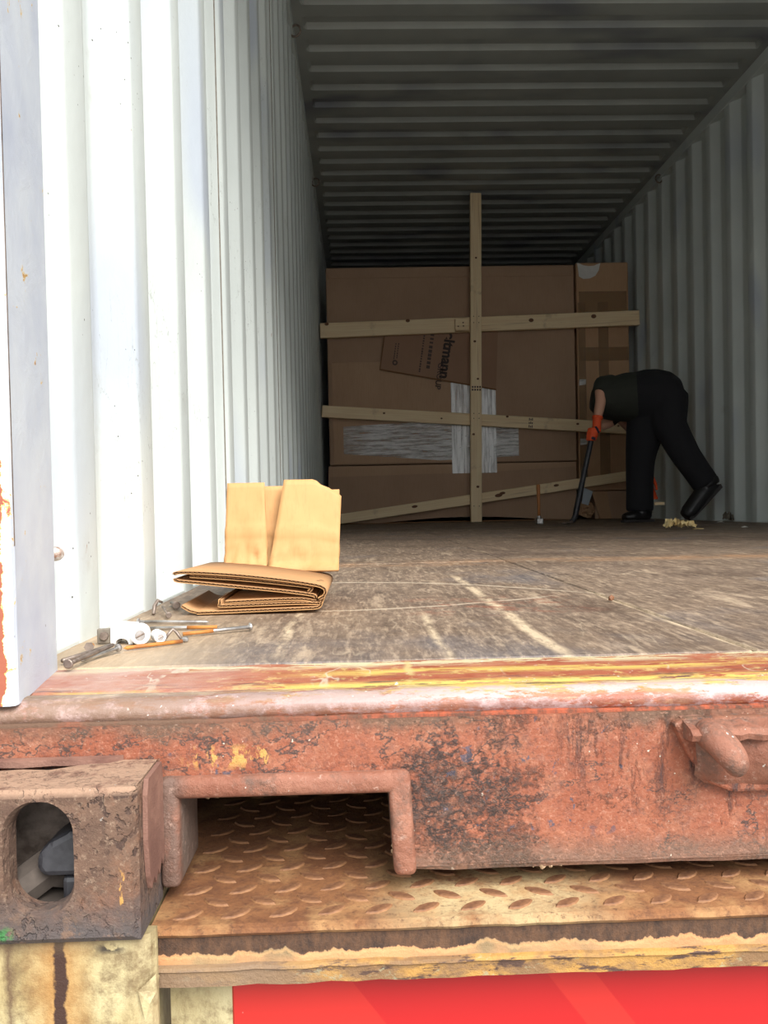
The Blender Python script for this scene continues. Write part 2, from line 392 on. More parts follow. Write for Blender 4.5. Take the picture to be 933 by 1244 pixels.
def ply():
    m = Mat('worn_plywood', .6)
    gr = m.map((40, 5.5, 10)); gr2 = m.map((130, 15, 10), loc=(3, 1, 0)); gr3 = m.map((22, 3.5, 1), loc=(1, 5, 0))
    c = m.mix(m.step(m.noise(1, 5, .65, vec=gr), .3, .7), C(92, 76, 64), C(132, 112, 94))
    c = m.mix(m.step(m.noise(1, 6, .7, vec=gr2), .5, .68, 0, .75), c, C(178, 156, 132))
    c = m.mix(m.step(m.noise(2.2, 5, .65), .50, .66, 0, .75), c, C(80, 64, 54))
    c = m.mix(m.step(m.noise(3.2, 4, .6, vec=m.map((1, .6, 1), loc=(5, 2, 0))), .56, .70, 0, .55), c, C(98, 98, 104))
    c = m.mix(m.mul(m.step(m.noise(1, 5, .7, vec=gr3), .58, .66), .5), c, C(190, 168, 142))
    # long gouges along the boards and curved drag marks across them
    x, y = m.axis(0), m.axis(1)
    wob = m.math('ADD', x, m.mul(m.noise(1, 3, vec=m.map((1, 7, 1))), .02))
    for gx, wd, c0, c1 in ((.432, .006, .0, .8), (.583, .004, .0, .5), (.20, .004, .05, .5), (.34, .003, 0, .3)):
        g = m.mul(m.mul(m.band(wob, gx-wd, gx+wd, .003), m.band(y, c0, c1, .05)), m.step(m.noise(1, 4, .7, vec=m.map((40, 12, 1))), .36, .52))
        c = m.mix(m.mul(g, .75), c, C(214, 192, 160))
    arc = m.math('ADD', y, m.math('ADD', m.mul(m.math('POWER', m.math('SUBTRACT', x, .22), 2.), -1.3), m.mul(m.noise(6, 2), .03)))
    a1 = m.mul(m.band(arc, .352, .362, .003), m.band(x, .15, .50, .03))
    arc2 = m.math('ADD', y, m.math('ADD', m.mul(m.math('POWER', m.math('SUBTRACT', x, .2), 2.), 1.9), m.mul(m.noise(6, 2), .03)))
    a2 = m.mul(m.band(arc2, .742, .756, .004), m.band(x, .15, .56, .04))
    c = m.mix(m.mul(m.math('MAXIMUM', a1, a2), .7), c, C(196, 180, 158))
    jo = m.mul(m.band(m.math('ADD', y, m.mul(m.noise(3, 3), .09)), 1.15, 1.28, .05), m.step(m.noise(5, 4, .7), .4, .62)); c = m.mix(m.mul(jo, .6), c, C(168, 124, 84))
    rd = m.mul(m.mul(m.band(x, .33, .52, .03), m.band(y, .28, .46, .03)), m.step(m.noise(22, 5, .7), .5, .6)); c = m.mix(m.mul(rd, .6), c, C(132, 74, 52))
    sc = m.mul(m.step(m.math('ABSOLUTE', m.math('SUBTRACT', m.noise(1, 3, .5, vec=m.map((16, 3.2, 1), rot=(0, 0, .22))), .5)), .008, .002), m.step(m.noise(7, 3), .48, .56)); c = m.mix(m.mul(sc, .28), c, C(196, 178, 152))
    grit = m.noise(120, 6, .8, vec=m.map((1, .35, 1))); c = m.mix(m.step(grit, .5, .68, 0, .6), c, C(64, 52, 44)); c = m.mix(m.step(grit, .46, .34, 0, .45), c, C(176, 156, 134))
    hole = m.mul(m.step(m.noise(1, 4, .7, vec=m.map((60, 20, 1), loc=(9, 0, 0))), .72, .74), m.step(m.noise(6, 2), .5, .56)); c = m.mix(hole, c, C(44, 34, 28))
    pale = m.mul(m.step(x, .17, .08), m.step(y, .5, .05)); c = m.mix(m.mul(pale, .55), c, C(206, 180, 146))  # paler front left corner: light bounced off the wall, painted into the wood
    bits = m.mul(m.step(m.voro(60), .07, .05), m.step(m.noise(8, 2), .53, .58)); c = m.mix(bits, c, C(224, 212, 196))
    m.color(c); m.bump(m.noise(1, 5, .7, vec=gr2), .0012); m.bump(m.noise(1, 4, vec=gr), .0025, .6)
    m.rough(m.step(m.noise(5, 4), .3, .7, .45, .72))
    return m
PLY = ply()

def kraft(name, a, b, ns=5):
    m = Mat(name, .75)
    c = m.mix(m.step(m.noise(ns, 4), .3, .7), a, b)
    c = m.mix(m.step(m.noise(1, 2, vec=m.map((240, 240, 12))), .5, .7, 0, .18), c, C(150, 108, 66))
    m.color(c); m.bump(m.noise(14, 3), .003, .4)
    return m
KRAFT = kraft('fresh_kraft_board', F(236, 184, 122, .62), F(224, 166, 104, .62), 9)
KRAFT_IN = kraft('kraft_board_inside', F(214, 164, 112, .6), F(200, 148, 98, .6), 9)
FLUTE = Mat('kraft_flutes', .85); FLUTE.color(C(128, 92, 58))
BROWN = kraft('brown_carton', C(184, 152, 124), C(170, 138, 112), 2)
BROWN3 = kraft('lighter_carton', C(196, 162, 130), C(182, 148, 118), 2)
BROWN4 = kraft('darker_flap', C(168, 132, 106), C(156, 120, 96), 2)
BROWN2 = kraft('taped_carton', C(196, 158, 122), C(180, 142, 108), 3)
INK = Mat('black_print', .8); INK.color(C(66, 56, 52))
BLUEINK = Mat('faded_print', .8); BLUEINK.color(C(92, 78, 72))

def timber():
    m = Mat('raw_pine', .65)
    g = m.map((2.2, 60, 60)); g2 = m.map((.8, 14, 22))
    c = m.mix(m.step(m.noise(1, 4, vec=g), .3, .7), C(252, 230, 188), C(240, 210, 164))
    c = m.mix(m.step(m.noise(1, 3, vec=g2, dist=.8), .55, .7, 0, .6), c, C(184, 142, 92))
    c = m.mix(m.mul(m.step(m.noise(3, 5, .7), .6, .72), .5), c, C(150, 116, 78))
    m.color(c); m.bump(m.noise(1, 4, vec=g), .0015)
    return m
PINE = timber()
KNOT = Mat('pine_knot', .7); KNOT.color(C(112, 72, 44))
WHITE = Mat('white_plastic', .35); WHITE.color(C(236, 238, 238))
STEEL = Mat('dull_steel', .42, .85); STEEL.color(STEEL.mix(STEEL.step(STEEL.noise(60, 4), .4, .7), C(200, 198, 196), C(140, 134, 130)))
DSTEEL = Mat('dark_steel', .5, .6); DSTEEL.color(DSTEEL.mix(DSTEEL.step(DSTEEL.noise(80, 4), .4, .7), C(150, 136, 126), C(96, 84, 76)))
RNAIL = Mat('rusted_nail', .7, .1); RNAIL.color(RNAIL.mix(RNAIL.step(RNAIL.noise(50, 4), .35, .7), C(196, 132, 58), C(142, 86, 48)))
BLACKM = Mat('black_painted_steel', .45, .0); BLACKM.color(BLACKM.mix(BLACKM.step(BLACKM.noise(60, 4), .4, .75), C(34, 34, 38), C(62, 62, 66)))
DARKR = Mat('shade_darkened_rust', .85); DARKR.color(DARKR.mix(DARKR.step(DARKR.noise(60, 4), .35, .7), C(62, 54, 48), C(84, 74, 66)))  # rust darkened to put the casting hole's shade into its colour
GREYM = Mat('dusty_grey_steel', .7); GREYM.color(GREYM.mix(GREYM.step(GREYM.noise(50, 4), .35, .7), C(124, 116, 104), C(92, 84, 76)))
def wrap_mat():
    m = Mat('stretch_wrap', .18)
    m.color(C(238, 238, 236)); m.b.inputs['Roughness'].default_value = .3; m.b.inputs['IOR'].default_value = 2.3
    fold = m.noise(1, 5, .75, vec=m.map((5, 5, 70)))
    x = m.axis(0)
    a = m.mul(m.step(fold, .34, .54, .10, 1.), m.step(m.noise(3.0, 3), .32, .55, .45, 1.))
    t = m.t.nodes.new('ShaderNodeBsdfTransparent'); mx = m.t.nodes.new('ShaderNodeMixShader'); out = m.t.nodes['Material Output']
    m.put(mx.inputs[0], a); m.t.links.new(t.outputs[0], mx.inputs[1]); m.t.links.new(m.b.outputs[0], mx.inputs[2]); m.t.links.new(mx.outputs[0], out.inputs[0])
    m.bump(fold, .006)
    return m
WRAP = wrap_mat()
def wrap_v():
    m = Mat('stretch_wrap_upright', .2)
    m.color(C(238, 238, 236)); m.b.inputs['IOR'].default_value = 2.3; fold = m.noise(1, 5, .7, vec=m.map((60, 5, 3)))
    a = m.step(fold, .32, .54, .25, 1.)
    t = m.t.nodes.new('ShaderNodeBsdfTransparent'); mx = m.t.nodes.new('ShaderNodeMixShader'); out = m.t.nodes['Material Output']
    m.put(mx.inputs[0], a); m.t.links.new(t.outputs[0], mx.inputs[1]); m.t.links.new(m.b.outputs[0], mx.inputs[2]); m.t.links.new(mx.outputs[0], out.inputs[0])
    m.bump(fold, .006); return m
WRAPV = wrap_v()
def tape_mat():
    m = Mat('clear_packing_tape', .15)
    m.color(C(170, 136, 100))
    t = m.t.nodes.new('ShaderNodeBsdfTransparent'); mx = m.t.nodes.new('ShaderNodeMixShader'); out = m.t.nodes['Material Output']
    mx.inputs[0].default_value = .4; m.t.links.new(t.outputs[0], mx.inputs[1]); m.t.links.new(m.b.outputs[0], mx.inputs[2]); m.t.links.new(mx.outputs[0], out.inputs[0])
    m.bump(m.noise(30, 4), .004); return m
TAPE = tape_mat()
PAPER = Mat('white_paper', .7); PAPER.color(C(226, 224, 218)); PAPER.bump(PAPER.noise(30, 3), .004)
BPAPER = Mat('pale_blue_paper', .6); BPAPER.color(C(196, 206, 214))
GOLDP = Mat('yellow_kraft_paper', .6); GOLDP.color(GOLDP.mix(GOLDP.step(GOLDP.noise(20, 3), .4, .6), C(226, 204, 150), C(206, 176, 116)))
SKIN = Mat('skin', .55); SKIN.color(C(206, 156, 130))
SHIRT = Mat('dark_green_shirt', .85); SHIRT.color(C(44, 46, 38)); SHIRT.bump(SHIRT.noise(14, 3), .01, .7)
TROUSER = Mat('black_trousers', .9); TROUSER.color(C(26, 25, 29)); TROUSER.bump(TROUSER.noise(9, 3), .012, .8)
SHOE = Mat('black_leather', .4); SHOE.color(C(28, 27, 28))
SOLE = Mat('grey_rubber_sole', .8); SOLE.color(C(52, 48, 48))
GLOVE = Mat('orange_glove', .7); GLOVE.color(C(236, 88, 40))
NAVY = Mat('navy_glove_patch', .7); NAVY.color(C(36, 40, 62))
HAIR = Mat('brown_hair', .8); HAIR.color(C(52, 38, 30))
HANDLE = Mat('varnished_handle', .45); HANDLE.color(C(176, 112, 60))
ASPH = Mat('asphalt', .9); ASPH.color(ASPH.mix(ASPH.step(ASPH.noise(60, 4), .3, .7), C(128, 126, 122), C(158, 155, 150)))
CRUST = Mat('dried_mud', .9); CRUST.color(CRUST.mix(CRUST.step(CRUST.noise(60, 4), .3, .7), C(134, 110, 84), C(168, 142, 112))).bump(CRUST.noise(120, 4), .002)

# ------------------------------------------------------------------ the container shell
def corrugated(name, xin, sgn, y0, y1, z0, z1, pitch, peak_end, mat):
    """side sheet: inner crests at xin, troughs .034 further out; crest ends at peak_end + k*pitch"""
    cr, sl, dep = pitch*.26, pitch*(.24 if sgn > 0 else .20), (.033 if sgn > 0 else .040)
    prof = []
    k = -2
    while True:
        e = peak_end + k*pitch
        for yy, d in ((e-cr, 0), (e, 0), (e+sl, dep), (e+pitch-cr-sl, dep)): prof.append((yy, d))
        if e > y1: break
        k += 1
    prof = [p for p in prof if y0 < p[0] < y1]
    prof = [(y0, prof[0][1])] + prof + [(y1, prof[-1][1])]
    nz = 6
    vs, fs = [], []
    for j in range(nz+1):
        z = z0 + (z1-z0)*j/nz
        for yy, d in prof:
            vs.append((xin - sgn*d, yy, z))
    n = len(prof)
    for j in range(nz):
        for i in range(n-1): fs.append((j*n+i, j*n+i+1, (j+1)*n+i+1, (j+1)*n+i))
    me = mesh(vs, fs, fix=False)
    bm = bmesh.new(); bm.from_mesh(me)
    es = [e for e in bm.edges if abs(e.verts[0].co.z-e.verts[1].co.z) > .01 and len(e.link_faces) == 2 and abs(e.calc_face_angle()) > .1]
    bmesh.ops.bevel(bm, geom=es, offset=.006, segments=2, affect='EDGES', profile=.5)
    for f in bm.faces: f.smooth = True
    if sgn < 0: bmesh.ops.reverse_faces(bm, faces=bm.faces)
    bm.to_mesh(me); bm.free()
    return link(name, me, mat)
ZT = 2.31
wl = tag(corrugated('wall_left', 0, 1, .018, YB, -.01, ZT+.03, .246, .196, PAINT), 'light grey corrugated steel container wall brightly lit near the doorway', kind='structure')
wr = tag(corrugated('wall_right', W, -1, 0, YB, -.01, ZT+.03, .272, .11, PAINT2), 'shaded corrugated steel container wall beside the bending person', kind='structure')
# far end wall
vs, fs = [], []
xs = []
x = -.03; up_ = False
prof = []
while x < W+.03:
    for dx, d in ((0, 0), (.08, 0), (.13, .04), (.21, .04)): prof.append((min(x+dx, W+.04), d))
    x += .26
for j, z in enumerate((-.01, HC+.04)):
    for px_, d in prof: vs.append((px_, YB+d, z))
n = len(prof)
fs = [(i, i+1, n+i+1, n+i) for i in range(n-1)]
tag(link('wall_back', mesh(vs, fs, False), PAINT2), 'corrugated steel end wall behind the cartons', kind='structure')
# roof sheet with pressed ribs
ribp = .2
stations = [-.035, .048, .056, .066, W*.25, W*.5, W*.75, W-.066, W-.056, W-.048, W+.035]
amp = [0, 0, .35, 1, 1, 1, 1, 1, .35, 0, 0]
ys = []
k = 0
y = -.10
ph0 = 3.275 - 17*ribp
ypts = [(-.11, 0)]
while ph0 + k*ribp < YB-.15:
    b = ph0 + k*ribp
    # pressed-up pan then a steep step down that faces the doorway
    for dy, a in ((-.105, 0), (-.085, .75), (-.06, 1), (-.016, 1), (.002, 0)):
        if b+dy > -.10: ypts.append((b+dy, a))
    k += 1
ypts.append((YB, 0))
vs, fs = [], []
for yy, a in ypts:
    for xx, am in zip(stations, amp): vs.append((xx, yy, HC + .024*a*am - (0.0)))
n = len(stations)
for j in range(len(ypts)-1):
    for i in range(n-1): fs.append((j*n+i, j*n+i+1, (j+1)*n+i+1, (j+1)*n+i))
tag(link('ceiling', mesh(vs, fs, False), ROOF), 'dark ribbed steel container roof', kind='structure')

tn = 0
def trim(me, mat, label):
    global tn
    tn += 1
    return tag(link('trim_%d' % tn, me, mat), label, kind='structure')
trim(box((-.05, -.10, ZT), (.006, YB, HC+.03), .004), PAINT2, 'top side rail above the bright left wall')
trim(box((W-.006, -.10, ZT), (W+.05, YB, HC+.03), .004), PAINT2, 'top side rail above the shaded right wall')
trim(box((-.045, .0, -.14), (-.001, YB, .004), .002), PAINT, 'bottom side rail at the foot of the left wall')
trim(box((W+.001, .0, -.14), (W+.045, YB, .004), .002), PAINT2, 'bottom side rail at the foot of the right wall')
def ring(par, c, R_, r_, nrm):
    n_ = Vector(nrm).normalized(); a_, b_ = frame_for(n_)
    pts = [Vector(c)+a_*cos(2*pi*k/16)*R_+b_*sin(2*pi*k/16)*R_ for k in range(17)]
    link('lashing_ring', tube_me(pts, r_, 6, False), DSTEEL, par, True)
RINGS = [bpy.data.objects['trim_1'], bpy.data.objects['trim_2']]
for yy in (1.45, 3.35, 5.2): ring(RINGS[0], (.018, yy, 2.30), .026, .005, (.3, 1, 0))
for yy in (1.45, 3.32, 5.2): ring(RINGS[1], (W-.018, yy, 2.30), .026, .005, (-.3, 1, 0))
link('weld_seam', tube_me([(-.002, 1.062, 0), (-.002, 1.062, ZT)], .0013, 6), GREYM, wl)
link('weld_seam', tube_me([(-.002, 2.29, 0), (-.002, 2.29, ZT)], .0013, 6), GREYM, wl)
# corner posts: outline in plan, full height
post = [(-.045, -.124), (.036, -.124), (.0395, -.122), (.0400, -.118), (.0345, -.075), (.024, 0.0), (.020, .004), (-.012, .004), (-.045, .004)]
pl = trim(prism(post, 2, -.002, HC+.03), POST, 'chipped white corner post at the left of the doorway')
g = link('gasket_groove', box((.0388, -.1188, .10), (.0402, -.1174, 2.2)), DSTEEL, pl); g['label'] = 'dark seam down the post'
trim(prism([(W-a, b) for a, b in post], 2, -.002, HC+.03), POST, 'white corner post at the right of the doorway')
trim(box((-.045, -.124, 2.27), (W+.045, .0, HC+.06), .006), POST, 'steel door header beam over the opening')
# filler plate that closes the first trough above the sill pocket
fl = mesh([(-.012, .004, .09), (-.03, .03, .09), (-.026, .05, .09), (-.004, .078, .09)] + [(-.012, .004, ZT), (-.03, .03, ZT), (-.026, .05, ZT), (-.004, .078, ZT)], [(0, 1, 5, 4), (1, 2, 6, 5), (2, 3, 7, 6)])
o = link('pocket_cover', fl, PAINT, wl, True); o['label'] = 'smooth plate closing the groove above the pocket'
bake(o, [('SOLIDIFY', {'thickness': .003, 'offset': 0})])
random.seed(21)
lv, lf = join([ball_((-.020+.0052*k, .012+.014*k, .086+random.uniform(-.003, .003)), .008, .011, .006+.002*random.random()) for k in range(5)])
o = link('weld_lump', mesh(lv, lf), None, wl); bake(o, [('REMESH', {'mode': 'VOXEL', 'voxel_size': .0018}), ('SMOOTH', {'factor': .5, 'iterations': 3})])
RL = Mat('rust_stained_white', .7); RL.color(RL.mix(RL.step(RL.noise(70, 5, .7), .42, .6), C(226, 224, 218), C(150, 112, 90))); RL.bump(RL.noise(90, 4), .003)
o.data.materials.clear(); o.data.materials.append(RL.m); o['label'] = 'rust-stained weld lump above the pocket'

# floor: plywood boards on a slab of bearers
fl0 = tag(link('floor', box((-.03, .002, -.10), (W+.03, YB, -.03)), DSTEEL), 'worn brown plywood container floor', kind='structure')
xe = [-.034, .575, 1.175, 1.775, W+.034]
ye = [0, 1.18, 3.58, 5.98, 8.4, YB]
for j in range(len(ye)-1):
    for i in range(len(xe)-1):
        g_ = .0012
        link('plywood_board', box((xe[i]+g_, ye[j]+g_, -.03), (xe[i+1]-g_, ye[j+1]-g_, 0 + random.uniform(-.0006, .0004)), .0015, 1), PLY, fl0)

# ------------------------------------------------------------------ door sill with castings, pocket rims and keeper brackets
sill = tag(empty('door_sill', (0, -.12, -.11)), 'rusty red steel door sill across the container mouth', kind='structure')
def kid(o, par):
    o.parent = par; o.matrix_parent_inverse = Matrix.Translation(-Vector(par.location)); return o
def prof_bar(poly, x0, x1, n, wob=0):
    vs, fs = [], []
    m = len(poly)
    for i in range(n+1):
        x = x0+(x1-x0)*i/n; d = random.uniform(-wob, wob)
        for yy, zz in poly: vs.append((x, yy + d*.6, zz + d))
    for i in range(n):
        for k in range(m): fs.append((i*m+k, i*m+(k+1) % m, (i+1)*m+(k+1) % m, (i+1)*m+k))
    fs += [tuple(range(m)), tuple(range((n+1)*m-1, n*m-1, -1))]
    return mesh(vs, fs)
nose = [(-.0005, -.0015), (-.05, -.0015), (-.082, -.002), (-.087, -.0042), (-.091, -.0042), (-.096, -.0012), (-.104, -.0006), (-.111, -.0010), (-.1165, -.0032), (-.1205, -.0068), (-.1218, -.0108), (-.1195, -.0145), (-.116, -.0165), (-.0005, -.0165)]
thr_ = kid(link('threshold_plate', prof_bar(nose, -.03, W+.03, 90, .0004), THR), sill); thr_['label'] = 'scraped red threshold plate with yellow paint streaks'
for p in thr_.data.polygons: p.use_smooth = len(p.vertices) == 4 and abs(p.normal.y) > .3
OM = Mat('orange_red_primer', .75)
_o = OM.mix(OM.step(OM.noise(1, 5, .75, vec=OM.map((90, 90, 30))), .42, .6), F(196, 100, 66), F(120, 80, 62))
_o = OM.mix(OM.mul(OM.step(OM.axis(0), .30, .14), OM.step(OM.noise(30, 4), .2, .5)), _o, F(128, 98, 78))
OM.color(_o).bump(OM.noise(180, 5, .8), .0012)
strip = kid(link('weld_strip', prof_bar([(-.1195, -.0140), (-.1225, -.0150), (-.1225, -.0185), (-.118, -.0190)], -.03, W+.03, 120, .0006), OM), sill)

def notch_poly(s):
    z0, z1 = -.113, -.0165
    L = [(-.045, z1), (W+.045, z1), (W+.045, z0), (W-.136, z0), (W-.138, -.060), (W-.280, -.060), (W-.286, z0), (.286, z0), (.280, -.060), (.138, -.060), (.136, z0), (-.045, z0)]
    return L
face = kid(link('sill_face', prism(notch_poly(0), 1, -.1255, -.112), SILL), sill)
face['label'] = 'pitted red sill face with black grime'
ret = kid(link('bottom_flange', prof_bar([(-.1255, -.111), (-.124, -.1155), (-.06, -.1155), (-.06, -.111)], .288, W-.288, 60, .0007), SILL), sill)

def rim(x0, x1, side):
    """raised frame round the recess in the sill, going back into it"""
    r = kid(empty('recess_rim', (0, 0, 0)), sill)
    bm = bmesh.new(); box_bm(bm, (x0-.004, -.1325, -.063), (x1+.010, -.066, -.0492), .0045, 3); a = link('rim_bar', from_bm(bm), RIM, r, True)
    def leg(xa, xb, lean, zb):
        bm = bmesh.new(); box_bm(bm, (xa, -.1327, zb), (xb, -.066, -.0490), .0042, 3)
        for v in bm.verts: v.co.x += lean*(-.051-v.co.z)/(-.051-zb)
        return link('rim_bar', from_bm(bm), RIM, r, True)
    leg(x0-.007, x0+.0055, .0, -.1195); leg(x1-.0045, x1+.010, .003*side, -.1165)
    link('rim_back', box((x0-.004, -.068, -.063), (x1+.01, -.064, -.050)), RIM, r)
    return r
rim(.1375, .2805, 1)
rim(W-.2805, W-.1375, 1)

# corner casting: hollow block, long oval hole in the end face, torn top
def casting(mir):
    X = (lambda x: W-x) if mir else (lambda x: x)
    root = kid(empty('corner_casting', (0, 0, 0)), sill); root['label'] = 'brown rusted corner casting with an oval hole'
    x0, x1, y0, y1, z0, z1 = -.042, .1305, -.186, -.1255, -.1265, -.0375
    cx, cz, a, hgt = .0745, -.0765, .0185, .0315
    # end face ring: rectangle to stadium
    N = 40; ova = []
    for k in range(N):
        t = 2*pi*k/N
        px_, pz = a*cos(t), a*sin(t)
        pz += (hgt-a)*(1 if sin(t) > 1e-6 else -1 if sin(t) < -1e-6 else 0)
        ova.append((cx+px_, cz+pz))
    def rectpt(u, v):
        dx, dz = u-cx, v-cz
        s = min([((x1-.004 if dx > 0 else x0)-cx)/dx if abs(dx) > 1e-9 else 9e9, ((z1-.004 if dz > 0 else z0+.004)-cz)/dz if abs(dz) > 1e-9 else 9e9])
        return cx+dx*s, cz+dz*s
    out = [rectpt(u, v) for u, v in ova]
    # snap nearest to corners
    for c in ((x1-.004, z1-.004), (x1-.004, z0+.004), (x0, z0+.004), (x0, z1-.004)):
        i = min(range(N), key=lambda q: (out[q][0]-c[0])**2+(out[q][1]-c[1])**2); out[i] = c
    vs, fs = [], []
    def ring(pts, y, sc=1, jit=0):
        b = len(vs)
        for u, v in pts: vs.append((X(u), y+random.uniform(-jit, jit), v))
        return b
    back = [((x1 if u > x1-.006 else u), (z1 if v > z1-.006 else z0 if v < z0+.006 else v)) for u, v in out]
    R = [ring(back, y1), ring(back, y0+.004), ring(out, y0), ring([((u*.55+p*.45), (v*.55+q*.45)) for (u, v), (p, q) in zip(ova, out)], y0, 1, .0005), ring([(cx+(u-cx)*1.09, cz+(v-cz)*1.06) for u, v in ova], y0), ring(ova, y0+.005), ring(ova, y0+.016), ring([(u+(-.02 if u < cx else .02), v+(-.004 if v < cz else .0035)) for u, v in ova], y0+.017), ring([(u+(-.02 if u < cx else .02), v+(-.004 if v < cz else .0035)) for u, v in ova], y1-.001)]
    for q in range(len(R)-1):
        for k in range(N): fs.append((R[q]+k, R[q]+(k+1) % N, R[q+1]+(k+1) % N, R[q+1]+k))
    # take out the back part of the top to leave a torn gap
    keep = []
    for f in fs:
        c = sum((Vector(vs[i]) for i in f), Vector())/len(f)
        if len(f) == 4 and all(vs[i][2] > z1-.002 for i in f) : continue
        keep.append(f)
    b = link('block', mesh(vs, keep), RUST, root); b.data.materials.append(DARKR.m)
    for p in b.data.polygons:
        if min(b.data.vertices[q].co.y for q in p.vertices) > y0+.0155 and len({round(b.data.vertices[q].co.x, 4) for q in p.vertices}) and all(X(-.03) is not None and abs(b.data.vertices[q].co.z-cz) < .046 and abs(b.data.vertices[q].co.x-X(cx)) < .0405 for q in p.vertices): p.material_index = 1  # inside faces take the rust with shade in its colour
    # top plate with ragged torn edge
    top = [(x0, y0+.004)]
    for i in range(11): top.append((x0+(x1-x0)*i/10 if i < 10 else x1-.001, y0+.004))
    top += [(x1-.001, y1-.002), (.108, y1-.001)]
    for i in range(9):
        u = .104-(.104+.042)*i/8
        top.append((u, y1-.017 + .004*random.uniform(-1, 1) + (.010 if i == 0 else .004 if i == 1 else 0)))
    me = prism([(X(u), v) for u, v in top[1:]], 2, z1-.003, z1)
    link('torn_top_plate', me, RUST, root)
    lip = [(x0, y1-.001)] + [(x0+(.1+.042)*i/8, y1-.007-.004*random.random()) for i in range(9)] + [(.108, y1-.001)]
    link('torn_edge', prism([(X(u), v) for u, v in lip], 2, z1-.001, z1+.003), FLAKE, root)
    # inner dark web and gusset
    link('inner_web', box(tuple(sorted((X(-.04), X(.129)))[0:1])+(y1-.004, z0+.001), tuple(sorted((X(-.04), X(.129)))[1:2])+(y1+.002, z1-.006)), DSTEEL, root)
    # flaking plate on the side next to the recess
    pts = [(-.172, -.046), (-.168, -.0375), (-.134, -.0372), (-.131, -.050), (-.1315, -.094)]
    jag = [(-.136, -.101), (-.140, -.0955), (-.146, -.1035), (-.150, -.0985), (-.155, -.105), (-.160, -.099), (-.166, -.1035), (-.170, -.095), (-.1735, -.072)]
    f2 = link('flaking_plate', prism([(u, v) for u, v in pts+jag], 0, X(x1+.0003), X(x1+.0032)), FLAKE, root)
    return root
casting(False); casting(True)
# bracing rib seen through the hole, its colour darkened as shade
g2 = kid(link('gusset', tube_me([(.040, -.168, -.112), (.066, -.150, -.096), (.085, -.140, -.104)], [.012, .0125, .010], 8), DARKR), sill)

# door-bar keeper bracket, cast, with two horns
def keeper(x0):
    r = kid(empty('keeper_bracket', (0, 0, 0)), sill); r['label'] = 'cast pink-red door keeper bracket with rounded horns'
    wd = .125
    out = [(x0-.004, -.023), (x0+.004, -.0195), (x0+wd-.004, -.0195), (x0+wd+.004, -.023), (x0+wd-.004, -.045), (x0+wd-.012, -.062), (x0+wd-.026, -.0685), (x0+.034, -.0685), (x0+.018, -.062), (x0+.005, -.043)]
    back = link('back_plate', prism(out, 1, -.133, -.124, .002), SILL, r, False)
    # cupped belly
    NX, NZ = 18, 9; vs, fs = [], []
    for i in range(NX+1):
        u = i/NX; xx = x0+.010+(wd-.020)*u
        env = min(1, (min(u, 1-u)*6+.02))**.5
        for j in range(NZ+1):
            v = j/NZ; zz = -.026-.040*v*(.75+.25*env)
            hollow = .55+.45*abs(cos(u*2*pi))**2
            vs.append((xx, -.130-.020*env*sin(pi*min(1, .25+v*.75))**.8*hollow, zz))
    for i in range(NX):
        for j in range(NZ): q = i*(NZ+1)+j; fs.append((q, q+1, q+NZ+2, q+NZ+1))
    link('cupped_belly', mesh(vs, fs), RIM, r, True)
    link('top_ledge', prof_bar([(-.126, -.0195), (-.146, -.0235), (-.150, -.0265), (-.148, -.0305), (-.126, -.033)], x0+.002, x0+wd-.002, 24, .0007), RIM, r)
    for hx in (x0+.022, x0+wd-.022):
        v, f = tube([(hx-.010, -.134, -.025), (hx-.005, -.148, -.0285), (hx, -.1585, -.036), (hx+.004, -.160, -.0435), (hx+.005, -.154, -.0495)], [.010, .0105, .010, .0085, .004], 12, True)
        o = link('horn', mesh(v, f), RIM, r, True); bake(o, [('SUBSURF', {'levels': 2, 'render_levels': 2})])
    return r
keeper(.464)
keeper(W-.464-.125)
# crumbs of dried mud hanging under the sill
mud = kid(empty('mud_crumbs', (0, 0, 0)), sill)
random.seed(3)
for xx, zz, rr in [(.376, -.1165, .0028), (.381, -.1165, .002), (.370, -.116, .0018), (.388, -.116, .0018), (.3295, -.116, .0015), (.160, -.0645, .0022), (.166, -.0645, .002), (.279, -.100, .002), (.2785, -.104, .0022), (.283, -.1165, .0022)]:
    bm = bmesh.new(); bmesh.ops.create_icosphere(bm, subdivisions=2, radius=rr*.75)
    for v in bm.verts: v.co *= random.uniform(.45, 1.35); v.co += Vector((xx, -.123, zz+.0006))
    link('mud_crumb', from_bm(bm), CRUST, mud)

# ------------------------------------------------------------------ trailer under the container
GZ = -1.25
tag(link('ground', box((-14, -22, GZ-.05), (16, 18, GZ)), ASPH), 'grey asphalt yard under the trailer', kind='structure')
tr = tag(empty('trailer_frame', (W/2, 0, GZ)), 'rusty trailer frame with tread plate deck and red panel under the container', 'trailer')
deck = kid(link('tread_plate_deck', prof_bar([(.9, -.1305), (-.158, -.1305), (-.1615, -.1318), (-.1625, -.1345), (-.160, -.137), (.9, -.137)], .130, W-.130, 160, .0003), TREAD), tr)
deck['label'] = 'rust-brown diamond tread plate'
kid(link('deck_extension', box((-.05, -.058, -.137), (.1305, .9, -.1307)), TREAD), tr)
kid(link('deck_extension', box((W-.1305, -.058, -.137), (W+.05, .9, -.1307)), TREAD), tr)
def lug_me():
    Lh, wv = .0105, .0050
    o_, t_ = [], []
    for k in range(10):
        t = 2*pi*k/10; u = cos(t); o_.append((Lh*u, wv*sin(t)*(1-.45*u*u), 0)); t_.append((Lh*.86*u, wv*.74*sin(t)*(1-.4*u*u), .0011))
    vs = o_+t_; fs = [(k, (k+1) % 10, 10+(k+1) % 10, 10+k) for k in range(10)]+[tuple(range(10, 20))]
    me = mesh(vs, fs); me.materials.append(LUG.m); return me
